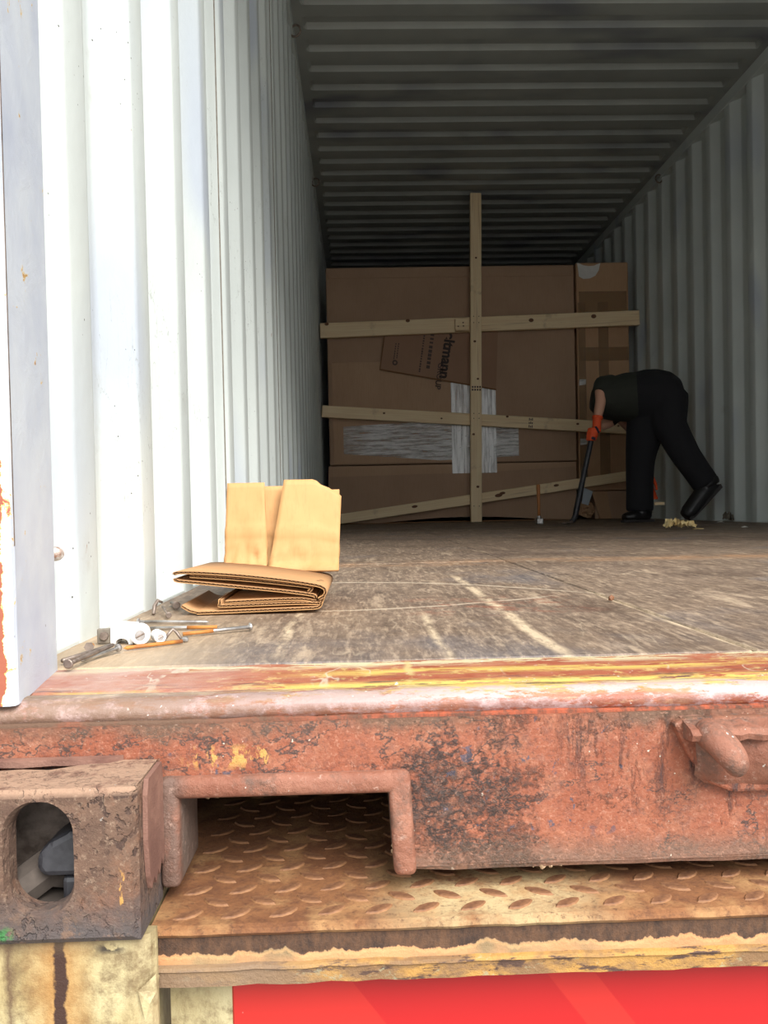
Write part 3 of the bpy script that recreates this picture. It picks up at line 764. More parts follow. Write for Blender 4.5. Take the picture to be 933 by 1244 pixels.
LM = lug_me(); LM2 = None
rest_v, rest_f = [], []
nl = 0
for j in range(15):
    yy = -.1455 + j*.0172
    for i in range(72):
        xx = .150 + i*.0296 + (j % 2)*.0148
        if xx > W-.14: continue
        ang = radians(33 if j % 2 == 0 else -33)
        if xx < .64 and nl < 290:
            o = bpy.data.objects.new('tread_lug', LM); COL.objects.link(o); o.location = (xx, yy, -.1306); o.rotation_euler = (0, 0, ang)
            o.parent = tr; o.matrix_parent_inverse = Matrix.Translation(-Vector(tr.location)); nl += 1
        else:
            b = len(rest_v); R = Matrix.Rotation(ang, 4, 'Z')
            rest_v += [(R @ v.co)+Vector((xx, yy, -.1306)) for v in LM.vertices]
            rest_f += [tuple(q+b for q in p.vertices) for p in LM.polygons]
o = kid(link('tread_lugs', mesh(rest_v, rest_f), LUG), tr); o['kind'] = 'stuff'
kid(link('front_channel', prof_bar([(-.1585, -.134), (-.1595, -.149), (-.1605, -.1535), (-.15, -.155), (-.145, -.134)], .134, W-.134, 140, .0003), CHAN), tr)['label'] = 'brown channel with peeling orange paint'
kid(link('lower_ledge', prof_bar([(-.1600, -.1530), (-.1630, -.1540), (-.1638, -.1560), (-.1622, -.1572), (-.1618, -.1662), (-.150, -.168), (-.146, -.1515)], .134, W-.134, 140, .0005), LEDGE), tr)['label'] = 'yellowed lower ledge of the channel'
for mir in (0, 1):
    X = (lambda x: W-x) if mir else (lambda x: x)
    pp = [(-.06, -.176), (.124, -.178), (.1335, -.173), (.1355, -.1675), (.1355, -.164), (.128, -.1635), (.128, -.06), (-.06, -.06)]
    p = kid(link('corner_post', prism([(X(a), b) for a, b in pp], 2, GZ, -.1272), CREAM), tr); p['label'] = 'cream post stained with rust runs'
    if not mir:
        kid(link('bent_flake', mesh([(.127, -.1795, -.158), (.1368, -.176, -.150), (.1372, -.1765, -.160), (.1335, -.1795, -.166), (.131, -.1797, -.176), (.1375, -.170, -.154)], [(0, 1, 2, 3), (0, 3, 4), (1, 5, 2)]), CREAM), tr)
kid(link('cream_panel', box((.1355, -.1345, GZ+.25), (.1745, -.12, -.16)), CREAM), tr)
kid(link('cream_panel', box((W-.1745, -.1345, GZ+.25), (W-.1355, -.12, -.16)), CREAM), tr)
kid(link('red_panel', box((.1745, -.136, GZ+.25), (W-.1745, -.12, -.16), .001, 1), RED), tr)['label'] = 'bright red panel with faint diagonal bands'
# twist lock inside the casting
tl = tag(empty('twist_lock', (.095, -.150, -.127)), 'black twist lock seen through the hole of the rusted casting', 'twist lock')
hv = [(.0, 0)]
def kidl(o, par):
    o.parent = par; o.matrix_parent_inverse = Matrix.Translation(-Vector(par.location)); return o
kidl(link('base_block', box((.081, -.168, -.127), (.121, -.136, -.0945), .003), BLACKM), tl)
hd = [(.004, -.094), (.000, -.088), (.001, -.080), (.008, -.073), (.020, -.067), (.034, -.061), (.050, -.057), (.056, -.060), (.056, -.094)]
kidl(link('lock_head', prism([(.0665+a, b) for a, b in hd], 1, -.170, -.138, .004), BLACKM), tl)

# ------------------------------------------------------------------ cartons stacked behind the timber bracing
YF = 5.745
def soft_box(lo, hi, bev=.012, bulge=.0, n=6):
    """carton with slightly bulged front face"""
    bm = bmesh.new(); box_bm(bm, lo, hi, bev, 2)
    fr = [f for f in bm.faces if f.normal.y < -.9]
    if bulge and fr:
        bmesh.ops.subdivide_edges(bm, edges=list({e for f in fr for e in f.edges}), cuts=n, use_grid_fill=True)
        for v in bm.verts:
            if v.co.y < lo[1]+1e-4:
                u = (v.co.x-lo[0])/(hi[0]-lo[0]); t = (v.co.z-lo[2])/(hi[2]-lo[2])
                v.co.y -= bulge*sin(pi*u)*sin(pi*t)
    return from_bm(bm)
big = tag(empty('large_carton', (.98, YF+.8, .435)), 'large brown carton filling the upper left of the stack behind the timbers', 'carton', 'cartons braced at the far end')
kid(link('carton_body', soft_box((.055, YF, .436), (1.885, YF+1.6, 1.882)), BROWN), big)
kid(link('top_flap', box((.075, YF-.004, 1.80), (1.87, YF+.001, 1.872), .002, 1), BROWN), big)
kid(link('folded_sheet', box((.085, YF-.005, .445), (1.10, YF+.001, 1.190), .002, 1), BROWN3), big)
tf = kid(link('tilted_flap', prism([(.440, 1.133), (.482, 1.405), (1.31, 1.415), (1.287, .972)], 1, YF-.026, YF-.019), BROWN4), big); tf['label'] = 'tilted loose flap with dark print'
# print on the flap: logotype reading downwards, two fine lines and a round mark
def text_part(body, size, x, z, rot, y, mat, par, bold=0):
    cu = bpy.data.curves.new('t', 'FONT'); cu.body = body; cu.size = size; cu.offset = bold
    o = bpy.data.objects.new('tmp', cu); COL.objects.link(o)
    dg = bpy.context.evaluated_depsgraph_get(); dg.update()
    me = bpy.data.meshes.new_from_object(o.evaluated_get(dg)); bpy.data.objects.remove(o)
    M = Matrix.Translation((x, y, z)) @ Matrix.Rotation(pi/2, 4, 'X') @ Matrix.Rotation(rot, 4, 'Z')
    me.transform(M)
    return kid(link('printed_lettering', me, mat), par)
YT = YF-.0266
kid(link('edge_shadow_strip', prism([(.440, 1.126), (1.288, .965), (1.287, .974), (.4405, 1.135)], 1, YF-.0268, YF-.0185), FLUTE), big)  # dark strips along the flap's cut edges stand in for its edge shadow
kid(link('edge_shadow_strip', prism([(.434, 1.126), (.441, 1.131), (.483, 1.405), (.476, 1.405)], 1, YF-.0262, YF-.019), FLUTE), big)
text_part('eltmann', .105, .925, 1.395, radians(-99), YT, INK, big, .004)
text_part('GROUP', .058, .868, 1.175, radians(-99), YT, BLUEINK, big, .001)
def dash_line(x, z, ln, wd, n, par, y):
    vs, fs = [], []
    d = Vector((sin(radians(-9)), 0, -cos(radians(-9)))); s = Vector((d.z, 0, -d.x))*-1
    t = 0
    for i in range(n):
        l = ln/n*random.uniform(.45, .85); a = Vector((x, y, z))+d*t
        b = len(vs); vs += [a, a+d*l, a+d*l+s*wd, a+s*wd]; fs.append((b, b+1, b+2, b+3)); t += ln/n
    kid(link('fine_print', mesh(vs, fs), BLUEINK), par)
dash_line(.815, 1.385, .26, .026, 9, big, YT); dash_line(.765, 1.395, .30, .012, 16, big, YT)
dash_line(.555, 1.32, .14, .008, 8, big, YT); dash_line(.575, 1.32, .12, .008, 7, big, YT)
v = [(.548+.020*cos(2*pi*k/16), YT, 1.178+.020*sin(2*pi*k/16)) for k in range(16)]+[(.548+.009*cos(2*pi*k/16), YT, 1.178+.009*sin(2*pi*k/16)) for k in range(16)]
kid(link('round_mark', mesh(v, [(k, (k+1) % 16, 16+(k+1) % 16, 16+k) for k in range(16)]), BLUEINK), big)

low = tag(empty('low_carton', (.98, YF+.8, 0)), 'wide low brown carton on the floor behind the lowest timber', 'carton', 'cartons braced at the far end')
lowout = [(.03, .012), (.40, .006), (.62, .022), (.86, .036), (1.10, .040), (1.35, .030), (1.6, .012), (1.872, .004), (1.880, .430), (.045, .430)]
kid(link('carton_body', prism(lowout, 1, YF+.002, YF+1.6), BROWN), low)
kid(link('base_board', box((.05, YF+.01, .001), (1.86, YF+1.58, .010)), FLUTE), low)
kid(link('folded_edge', prism([(.045, .352), (1.20, .366), (1.875, .395), (1.878, .428), (.046, .428)], 1, YF-.003, YF+.003), BROWN3), low)
tall = tag(empty('tall_carton', (2.08, YF+.5, .205)), 'tall narrow taped carton with a torn white patch, by the right wall', 'carton', 'cartons braced at the far end')
kid(link('carton_body', soft_box((1.897, YF-.006, .212), (2.285, YF+1.0, 1.893), .010), BROWN2), tall)
kid(link('packing_tape', box((1.915, YF-.0085, 1.52), (2.27, YF-.0066, 1.68)), TAPE), tall)
kid(link('packing_tape', box((1.915, YF-.0085, 1.17), (2.28, YF-.0066, 1.27)), TAPE), tall)
kid(link('packing_tape', box((2.055, YF-.0095, .30), (2.13, YF-.0086, 1.60)), TAPE), tall)
kid(link('packing_tape', box((1.905, YF-.0095, .25), (1.96, YF-.0086, 1.60)), TAPE), tall)
kid(link('torn_white_patch', prism([(1.905, 1.893), (1.918, 1.79), (1.95, 1.772), (2.0, 1.775), (2.04, 1.795), (2.066, 1.835), (2.078, 1.888), (2.03, 1.868), (1.99, 1.865), (1.95, 1.872)], 1, YF-.0105, YF-.0098), PAPER), tall)['label'] = 'torn white patch'
for zz in (.99, .55):
    kid(link('tape_glint', prism([(1.907, zz), (1.955, zz+.008), (1.958, zz+.045), (1.91, zz+.05)], 1, YF-.0105, YF-.0098), WRAP), tall)
stub = tag(empty('short_carton', (2.16, YF+.4, 0)), 'short brown carton under the tall taped carton', 'carton', 'cartons braced at the far end')
kid(link('carton_body', soft_box((2.01, YF, .001), (2.285, YF+.8, .208), .006), BROWN), stub)
kid(link('leaning_flap', prism([(2.045, .004), (2.13, .004), (2.10, .205), (1.985, .205)], 1, YF-.014, YF-.002), BROWN2), stub)
scr = tag(link('paper_scrap', prism([(1.905, .12), (1.955, .105), (1.99, .205), (1.925, .235)], 1, YF-.03, YF-.026), BPAPER), 'pale blue paper scrap behind the foot of the pry bar', 'paper')
crump = tag(empty('crushed_carton', (1.945, YF, 0)), 'crushed brown carton corner behind the foot of the pry bar', 'carton')
bm = bmesh.new(); bmesh.ops.create_icosphere(bm, subdivisions=3, radius=.5)
random.seed(11)
for v in bm.verts:
    v.co = Vector((v.co.x*.12, v.co.y*.05, v.co.z*.13)); v.co += Vector((random.uniform(-.012, .012), random.uniform(-.012, .012), random.uniform(-.012, .012)))+Vector((1.945, YF-.0, .077))
kid(link('crumpled_board', from_bm(bm), BROWN2), crump)

# stretch wrap round the cartons
def sheet(x0, x1, z0, z1, y, nx, nz, amp, seed, fan=0):
    random.seed(seed); vs, fs = [], []
    for j in range(nz+1):
        for i in range(nx+1):
            u, t = i/nx, j/nz
            zz = z0+(z1-z0)*t
            if fan: zz = (z0+z1)/2+(zz-(z0+z1)/2)*(1-fan*abs(u-.55)) - .03*u
            vs.append((x0+(x1-x0)*u, y+random.uniform(-amp, amp), zz))
    for j in range(nz):
        for i in range(nx): q = j*(nx+1)+i; fs.append((q, q+1, q+nx+2, q+nx+1))
    return mesh(vs, fs)
wr_ = tag(empty('stretch_wrap', (.7, YF-.03, .5)), 'clear stretch wrap bands shining across the cartons', 'plastic wrap')
kid(link('level_band', sheet(.16, 1.45, .475, .765, YF-.012, 44, 26, .0045, 5, .55), WRAP), wr_)['label'] = 'shiny crinkled level band'
kid(link('upright_band', sheet(.955, 1.285, .36, 1.03, YF-.0155, 16, 14, .0016, 6), WRAPV), wr_)['label'] = 'shiny upright band'

# ------------------------------------------------------------------ timber bracing
def beam(name, A, B, th, y0, y1, label, ext=0):
    """sawn timber from A to B (x,z mid-line), th high, between y0 and y1; local x runs along it"""
    A, B = Vector((A[0], 0, A[1])), Vector((B[0], 0, B[1])); L = (B-A).length
    root = empty(name, ((A.x+B.x)/2, (y0+y1)/2, (A.z+B.z)/2))
    root.rotation_euler = (0, -math.atan2(B.z-A.z, B.x-A.x), 0)
    tag(root, label, 'timber', 'rough timbers bracing the cartons')
    link('board', box((-L/2, -(y1-y0)/2, -th/2), (L/2, (y1-y0)/2, th/2), .003, 1), PINE, root)
    return root, L
def knot(root, x, z, r, y, el=1.3):
    v = [(x+r*el*cos(2*pi*k/12), y, z+r*sin(2*pi*k/12)) for k in range(12)]; v2 = [(a, y-.0012, c) for a, _, c in v]
    link('knot', mesh(v+v2, [tuple(range(12, 24))]+[(k, (k+1) % 12, 12+(k+1) % 12, 12+k) for k in range(12)]), KNOT, root)
b1, L1 = beam('timber_brace', (.008, 1.411), (2.344, 1.470), .106, 5.672, 5.712, 'topmost level timber across the cartons')
for kx, kz, kr in ((-L1/2+.05, .045, .012), (-.53, .045, .012), (.37, .012, .014), (.83, .022, .015)): knot(b1, kx, kz, kr, -.0202)
b2, L2 = beam('timber_brace', (.008, .829), (2.344, .657), .085, 5.672, 5.712, 'middle timber sloping gently down to the right')
for kx, kz, kr in ((-.72, .01, .007), (-.3, -.005, .006), (.70, .01, .008), (.18, .035, .008), (1.0, .012, .006)): knot(b2, kx, kz, kr, -.0202)
for k in range(9):
    link('ink_stamp', box((.34+(k % 3)*.011, -.0212, -.036+(k//3)*.026), (.347+(k % 3)*.011, -.0200, -.018+(k//3)*.026-.004*(k % 2))), BLUEINK, b2)
b3, L3 = beam('timber_brace', (.04, .032), (2.290, .320), .072, 5.672, 5.712, 'lowest timber rising from the floor to the right')
for kx, kz, kr in ((.12, .0, .013), (-.5, .01, .010), (.55, .01, .009), (.15, .012, .01)): knot(b3, kx, kz, kr, -.0202, 2.2)
b4, L4 = beam('timber_post', (1.112, .001), (1.152, 2.372), .080, 5.626, 5.671, 'upright timber post from floor to roof in front of the cartons')
for kx, kz, kr in ((-.15, -.012, .009), (.12, .01, .010), (-.55, .02, .010), (-.93, -.01, .011), (.72, .0, .008)): knot(b4, kx, kz, kr, -.0227, .8)
for kx in (.255, .30, -.40, -.435, -1.07):
    for kz in (-.02, .018): knot(b4, kx, kz, .0035, -.0227, 1)
for k in range(8):
    link('ink_stamp', box((-.235+(k % 2)*.02, -.0237, -.034+(k//2)*.018), (-.222+(k % 2)*.02, -.0225, -.022+(k//2)*.018)), BLUEINK, b4)
cl = tag(empty('timber_cleat', (1.037, 5.651, 1.432)), 'short timber offcut nailed beside the post on the topmost timber', 'timber')
link('block', box((-.050, -.018, -.046), (.048, .019, .042), .002, 1), PINE, cl)
for kx, kz in ((-.03, -.014), (.008, -.012), (.006, .012)): knot(cl, kx, kz, .005, -.0182, 1.2)

# ------------------------------------------------------------------ folded corrugated cardboard by the left wall
fc = tag(empty('folded_cardboard', (.14, .40, 0)), 'folded tan corrugated cardboard box lying by the bright left wall', 'cardboard')
def smooth_path(pts, step=.0011):
    P = [Vector((a, b)) for a, b in pts]; out = []
    Q = [P[0]*2-P[1]]+P+[P[-1]*2-P[-2]]
    for i in range(1, len(Q)-2):
        n = max(2, int((Q[i+1]-Q[i]).length/step))
        for k in range(n):
            t = k/n; a, b, c, d = Q[i-1], Q[i], Q[i+1], Q[i+2]
            out.append(.5*((2*b)+(c-a)*t+(2*a-5*b+4*c-d)*t*t+(3*b-a-3*c+d)*t*t*t))
    out.append(P[-1]); return out
def board(pts, ya, yb, th=.0034, lift=0, name='folded_layer', ylean=0):
    """corrugated board whose edge follows pts in x,z; two liners with a wavy flute between, extruded from ya to yb"""
    path = smooth_path(pts); n = len(path)
    nor = []
    for i in range(n):
        d = path[min(i+1, n-1)]-path[max(i-1, 0)]; d.normalize(); nor.append(Vector((-d.y, d.x)))
    def strip(offs, thick):
        vs, fs = [], []
        for i in range(n):
            a = path[i]+nor[i]*(offs[i]+thick/2); b = path[i]+nor[i]*(offs[i]-thick/2)
            for q, yy, zz in ((a, ya, 0), (b, ya, 0), (b, yb, lift), (a, yb, lift)): vs.append((q.x+(ylean if yy == yb else 0), yy, q.y+zz))
        for i in range(n-1):
            for k in range(4): fs.append((i*4+k, i*4+(k+1) % 4, i*4+4+(k+1) % 4, i*4+4+k))
        fs += [(0, 1, 2, 3), tuple((n-1)*4+k for k in (3, 2, 1, 0))]
        return vs, fs
    h = th/2
    o = kid(link(name, mesh(*strip([h-.0003]*n, .0007)), KRAFT, None, True), fc)
    lo = link('inner_liner', mesh(*strip([-h+.0003]*n, .0007)), KRAFT_IN, None, True); lo.parent = o
    s = 0; offs = []
    for i in range(n):
        if i: s += (path[i]-path[i-1]).length
        offs.append((h-.0008)*sin(2*pi*s/.0052))
    fl_ = link('flutes', mesh(*strip(offs, .0006)), FLUTE, None); fl_.parent = o
    return o
Y0, Y1 = .325, .560
board([(.212, .0150), (.2185, .0190), (.2205, .0245), (.217, .0290), (.205, .0325), (.170, .0385), (.12, .0450), (.075, .0490), (.050, .0495), (.0465, .0475)], Y0, Y1, lift=-.004)
board([(.200, .0235), (.204, .0265), (.200, .0295), (.165, .0345), (.12, .0400), (.064, .0450)], Y0+.004, Y1, lift=-.004)
board([(.2085, .0165), (.205, .0200), (.17, .0255), (.12, .0315), (.075, .0370), (.050, .0400), (.047, .0430)], Y0+.002, Y1, lift=-.003)
board([(.209, .0125), (.19, .0155), (.15, .0152), (.104, .0138)], Y0+.003, Y1)
board([(.2135, .0100), (.19, .0110), (.15, .0106), (.101, .0098), (.0985, .0125), (.0985, .0175)], Y0+.001, Y1)
board([(.216, .0125), (.212, .0062), (.195, .0050), (.15, .0042), (.10, .0032), (.072, .0028)], Y0-.002, Y1)
board([(.12, .0018), (.085, .0019), (.066, .0040), (.0535, .0108)], Y0+.004, Y1-.05, th=.003)
# upright folded part behind
def upright(name, outline, y, th, mat, lean=.02, bend=0):
    vs = []
    for (u, t) in outline: vs.append((u, y+lean*(t-.04)/.1, t))
    n = len(vs); vs += [(a, b+th, c) for a, b, c in vs]
    me = mesh(vs, [tuple(range(n)), tuple(range(2*n-1, n-1, -1))]+[(i, (i+1) % n, n+(i+1) % n, n+i) for i in range(n)])
    return kid(link(name, me, mat), fc)
def creased(name, x0b, x1b, x0t, x1t, zb, zt, y, lean, seed, ragged=0):
    random.seed(seed); NX, NZ = 14, 16; vs, fs = [], []
    for j in range(NZ+1):
        t = j/NZ
        for i in range(NX+1):
            u = i/NX
            ztop = zt - (ragged*max(0, u-.55)*.05 + (ragged*.0035*random.random() if u > .5 and j == NZ else 0))
            zz = zb+(ztop-zb)*t
            xx = (x0b+(x1b-x0b)*u)*(1-t)+(x0t+(x1t-x0t)*u)*t
            wob = .0022*sin(9*u+seed)*sin(7*t+seed*2)*(1-t)
            cre = -.0030 if abs(t-.42) < .04 else 0
            low_ = .0030*random.uniform(-1, 1) if t < .28 else .0003*random.uniform(-1, 1)
            vs.append((xx, y+lean*t+wob+cre+low_ - (.012*(1-t/.12)**2 if t < .12 else 0), zz))
    for j in range(NZ):
        for i in range(NX): q = j*(NX+1)+i; fs.append((q, q+1, q+NX+2, q+NX+1))
    o = link(name, mesh(vs, fs), KRAFT, None, True)
    bake(o, [('SOLIDIFY', {'thickness': .0034, 'offset': -1})])
    return kid(o, fc)
creased('upright_flap', .070, .131, .074, .127, .037, .1585, .548, .024, 1)
creased('upright_flap', .132, .2315, .1555, .236, .0325, .1615, .540, .026, 4, 1)
o = creased('upright_flap', .118, .170, .120, .165, .040, .1535, .566, .018, 6); o['label'] = 'inner flap seen in the V gap'
o = creased('upright_flap', .10, .231, .10, .2335, .038, .147, .571, .018, 8)
bmk = [(.2085+.0028*k, .362+.012*k) for k in range(3)]
for a, b in bmk:
    kid(link('print_bar', mesh([(a-.003, b, .0345-.0012), (a+.0022, b+.001, .0333-.002), (a+.0022, b+.005, .0333-.002), (a-.003, b+.004, .0345-.0012)], [(0, 1, 2, 3)]), INK), fc)

# ------------------------------------------------------------------ nails, fittings and bits in the left corner
def nail(A, B, r, mat, label, grp='loose nails by the left wall', headless=False, mat2=None):
    """A head end, B tip"""
    A, B = Vector(A), Vector(B); d = B-A; L = d.length; dn = d/L
    root = empty('nail', tuple(A)); tag(root, label, 'nail', grp)
    prof_ = [(0, r), (L*.94, r), (L, r*.12)]
    v, f = tube([A+dn*.001, A+dn*L*.5, A+dn*L*.94, B], [r, r, r, r*.12], 10)
    o = kid(link('shank', mesh(v, f), mat, None, True), root)
    if mat2:
        v, f = tube([A+dn*L*.55, B-dn*.001], [r*1.05, r*1.02], 10); kid(link('rusted_end', mesh(v, f), mat2, None, True), root)
    if not headless:
        v, f = tube([A-dn*.0012, A-dn*.0006, A+dn*.0008, A+dn*.0016], [r*1.7, r*2.15, r*2.15, r*1.1], 14); kid(link('head', mesh(v, f), mat), root)
    return root
nail((.0365, -.012, .0052), (.0475, .076, .0065), .0018, DSTEEL, 'steel nail nearest the doorway, its head on the red threshold')
nail((.0235, .012, .0035), (.0415, .094, .0035), .0018, DSTEEL, 'dark brown nail lying hard against the white corner post', headless=True)
nail((.0525, .068, .0042), (.036, .018, .0022), .0016, STEEL, 'short steel nail crossing the nail nearest the doorway')
nail((.099, .112, .0022), (.054, .078, .0022), .0018, RNAIL, 'orange rusted nail in front of the white fittings', headless=True)
nail((.023, .254, .0030), (.100, .245, .0022), .0018, STEEL, 'grey nail furthest back, nearest the folded cardboard')
nail((.046, .206, .0022), (.116, .203, .0022), .0018, STEEL, 'grey nail with a rusty tip behind the orange nails', mat2=RNAIL, headless=True)
nail((.151, .184, .0042), (.089, .155, .0024), .0018, STEEL, 'long nail reaching furthest right with its head pointing into the room', mat2=RNAIL)
def fitting(x, y, z, r, ln, ang, label):
    root = empty('plastic_fitting', (x, y, 0)); tag(root, label, 'fitting', 'white plastic fittings by the left wall')
    d = Vector((cos(ang), sin(ang), 0)); c = Vector((x, y, z))
    v, f = tube([c-d*ln, c-d*ln*.9, c-d*.001, c], [r*.9, r, r, r*.86], 20); kid(link('sleeve', mesh(v, f), WHITE, None, False), root)
    v, f = tube([c-d*.002, c+d*.0006], [r*.56, r*.54], 16); kid(link('cam_screw', mesh(v, f), STEEL), root)
    s = Vector((-d.y, d.x, 0))
    v, f = tube([c+d*.0008-s*r*.4+Vector((0, 0, -r*.2)), c+d*.0008+s*r*.4+Vector((0, 0, r*.2))], [r*.1, r*.1], 6); kid(link('screw_slot', mesh(v, f), DSTEEL), root)
    return root
fitting(.0610, .1090, .0088, .0088, .024, radians(-78), 'larger round white plastic fitting with a slotted metal screw')
fitting(.0775, .1170, .0056, .0056, .018, radians(-65), 'smaller round white plastic fitting beside the bent staple')
wb = tag(empty('plastic_fitting', (.043, .125, 0)), 'square white plastic fitting with an arched opening', 'fitting', 'white plastic fittings by the left wall')
ar = [(.0325, 0), (.0365, 0)]+[(.0425-.006*cos(pi*k/8), .001+.0045*sin(pi*k/8)) for k in range(9)]+[(.0485, 0), (.0525, 0), (.0525, .017), (.0325, .019)]
kid(link('bracket_block', prism(ar, 1, .116, .140), WHITE), wb)
sq = tag(empty('square_nut', (.027, .118, 0)), 'square washer with a bolt leaning on the wall beside the white fittings', 'bolt')
bm = bmesh.new(); box_bm(bm, (.0195, .118, .0005), (.0325, .122, .0145), .001, 1); kid(link('plate', from_bm(bm), GREYM), sq)
kid(link('bolt_head', tube_me([(.0265, .1185, .008), (.0265, .115, .008)], [.0042, .0038], 8), DSTEEL), sq)
bl = tag(empty('bolt', (.024, .082, 0)), 'small rusty bolt on end between the nails and the corner post', 'bolt')
kid(link('shank', tube_me([(.022, .094, .003), (.0242, .080, .004)], .0024, 8), RNAIL), bl)
kid(link('bolt_head', tube_me([(.0242, .080, .004), (.0247, .077, .0042)], .0042, 6), DSTEEL), bl)
st = tag(link('bent_staple', tube_me([(.0790, .124, .0015), (.0835, .127, .0080), (.0865, .129, .0110), (.0900, .128, .0080), (.0955, .124, .0015)], [.0013, .0015, .0016, .0015, .0013], 8), DSTEEL, None, True), 'small bent metal staple beside the smaller white fitting', 'staple')
kn = tag(link('steel_offcut', box((.0955, .120, 0), (.1015, .126, .004), .001, 1), STEEL), 'tiny bright metal offcut at the end of the orange nail', 'metal bit')
nail((.0455, .298, .0042), (.0265, .352, .0090), .0016, DSTEEL, 'bent dark nail leaning on the folded cardboard')
nail((.036, .385, .0058), (.018, .440, .0040), .0022, DSTEEL, 'stubby dark nail behind the folded cardboard edge')
tag(link('rusty_clip', tube_me([(.020, .335, .0015), (.019, .345, .010), (.022, .350, .016), (.027, .352, .013)], [.002, .0024, .0022, .0014], 8), DSTEEL, None, True), 'curled rusty clip at the foot of the left wall', 'clip')
fb = tag(empty('floor_crumb', (.565, .36, 0)), 'small dark wood crumb alone on the plywood', 'wood chip')
bm = bmesh.new(); bmesh.ops.create_icosphere(bm, subdivisions=1, radius=.004)
for v in bm.verts: v.co *= random.uniform(.6, 1.3); v.co += Vector((.565, .363, .0034))
kid(link('crumb', from_bm(bm), KNOT), fb)

# ------------------------------------------------------------------ hammer, pry bar, crumpled paper
hm = tag(empty('hammer', (1.345, 4.55, 0)), 'hammer standing on its steel head, wooden handle up, before the lowest timber', 'hammer')
kid(link('handle', tube_me([(1.345, 4.55, .04), (1.346, 4.55, .10), (1.345, 4.55, .16), (1.344, 4.55, .215), (1.344, 4.55, .235), (1.344, 4.55, .24)], [.009, .0085, .010, .012, .012, .008], 12), HANDLE, None, True), hm)
kid(link('head', box((1.326, 4.515, .0), (1.366, 4.585, .036), .006, 2), STEEL), hm)
kid(link('neck', tube_me([(1.345, 4.55, .034), (1.345, 4.55, .05)], [.013, .011], 10), STEEL), hm)
pb = tag(empty('pry_bar', (1.50, 4.33, 0)), 'black pry bar with a curved flat claw held by the bending person', 'pry bar')
kid(link('shaft', tube_me([(1.618, 4.33, .515), (1.61, 4.33, .48), (1.575, 4.33, .33), (1.543, 4.33, .19), (1.520, 4.33, .09), (1.512, 4.33, .05), (1.500, 4.33, .024), (1.482, 4.33, .013)], [.010, .016, .016, .0165, .017, .017, .016, .013], 8), BLACKM, None, True), pb)
vs, fs = tube([(1.492, 4.33, .016), (1.470, 4.33, .010), (1.440, 4.33, .007), (1.418, 4.33, .010)], [.012, .008, .006, .002], 12, True, [.018, .026, .030, .030], (0, 0, 1))
kid(link('claw', mesh(vs, fs), DSTEEL, None, True), pb)
# crumpled paper
cp = tag(empty('crumpled_paper', (1.63, 2.98, 0)), 'crumpled yellow-brown paper on the floor near the person\'s shoes', 'paper')
def crumple(cx, cy, sx, sy, sz, seed, cz=None):
    random.seed(seed); bm = bmesh.new(); N = 9
    g_ = [[bm.verts.new((cx+(i/N-.5)*sx+random.uniform(-.08, .08)*sx, cy+(j/N-.5)*sy+random.uniform(-.1, .1)*sy, max(.001, sz*(.25+.75*random.random())*sin(pi*(i+.5)/(N+1))**.4))) for i in range(N+1)] for j in range(N+1)]
    for j in range(N):
        for i in range(N): bm.faces.new((g_[j][i], g_[j][i+1], g_[j+1][i+1], g_[j+1][i]))
    me = from_bm(bm); return me
kid(link('crushed_sheet', crumple(1.60, 2.98, .075, .09, .055, 2), GOLDP), cp)
kid(link('folded_corner', crumple(1.655, 2.99, .065, .06, .045, 5), GOLDP), cp)
kid(link('trailing_strip', box((1.68, 2.985, .0005), (1.725, 2.993, .003)), GOLDP), cp)
for i, (a, b, s, l) in enumerate(((1.90, 3.55, .018, 'white paper fleck nearest the crumpled paper'), (2.23, 4.02, .02, 'pale splinter beside the right wall'), (1.93, 3.05, .014, 'white paper fleck alone on the floor right of the crumpled paper'))):
    random.seed(30+i)
    tag(link('paper_fleck', mesh([(a-s, b-.01, .001), (a+s, b-.006, .002), (a+s*.7, b+.012, .006), (a-s*.8, b+.014, .003), (a, b, .007)], [(0, 1, 4), (1, 2, 4), (2, 3, 4), (3, 0, 4), (3, 2, 1, 0)]), PAPER), l, 'paper')
ws = tag(link('wood_wedge', box((2.035, 4.50, .10), (2.095, 4.52, .118), .002, 1), PINE), 'small wooden wedge gripped low behind the legs by the person', 'wedge')
rt_ = tag(link('foil_scrap', crumple(2.315, 4.12, .03, .09, .06, 9), GREYM), 'crumpled grey foil scrap in a groove of the right wall', 'foil')

# ------------------------------------------------------------------ the bending person
per = tag(empty('person', (2.02, 4.45, 0)), 'person in dark green shirt and black trousers bending over, orange gloves, holding a pry bar', 'person')
def blend(name, tubes, mat, vox, smooth=6, parent=None):
    o = link(name, mesh(*join(tubes)), mat)
    bake(o, [('REMESH', {'mode': 'VOXEL', 'voxel_size': vox}), ('SMOOTH', {'factor': .5, 'iterations': smooth})])
    for p in o.data.polygons: p.use_smooth = True
    if not o.data.materials: o.data.materials.append(mat.m)
    return kid(o, parent or per)
def ball(c, rx, ry, rz, seg=16, rings=10, tilt=None):
    vs, fs = [], []; R = tilt or Matrix.Identity(3)
    for i in range(rings+1):
        a = pi*i/rings; a = min(max(a, .03), pi-.03)
        for k in range(seg):
            t = 2*pi*k/seg; vs.append(Vector(c)+R @ Vector((rx*sin(a)*cos(t), ry*sin(a)*sin(t), rz*cos(a))))
    for i in range(rings):
        for k in range(seg): fs.append((i*seg+k, i*seg+(k+1) % seg, (i+1)*seg+(k+1) % seg, (i+1)*seg+k))
    fs += [tuple(range(seg-1, -1, -1)), tuple(range(rings*seg, (rings+1)*seg))]
    return vs, fs
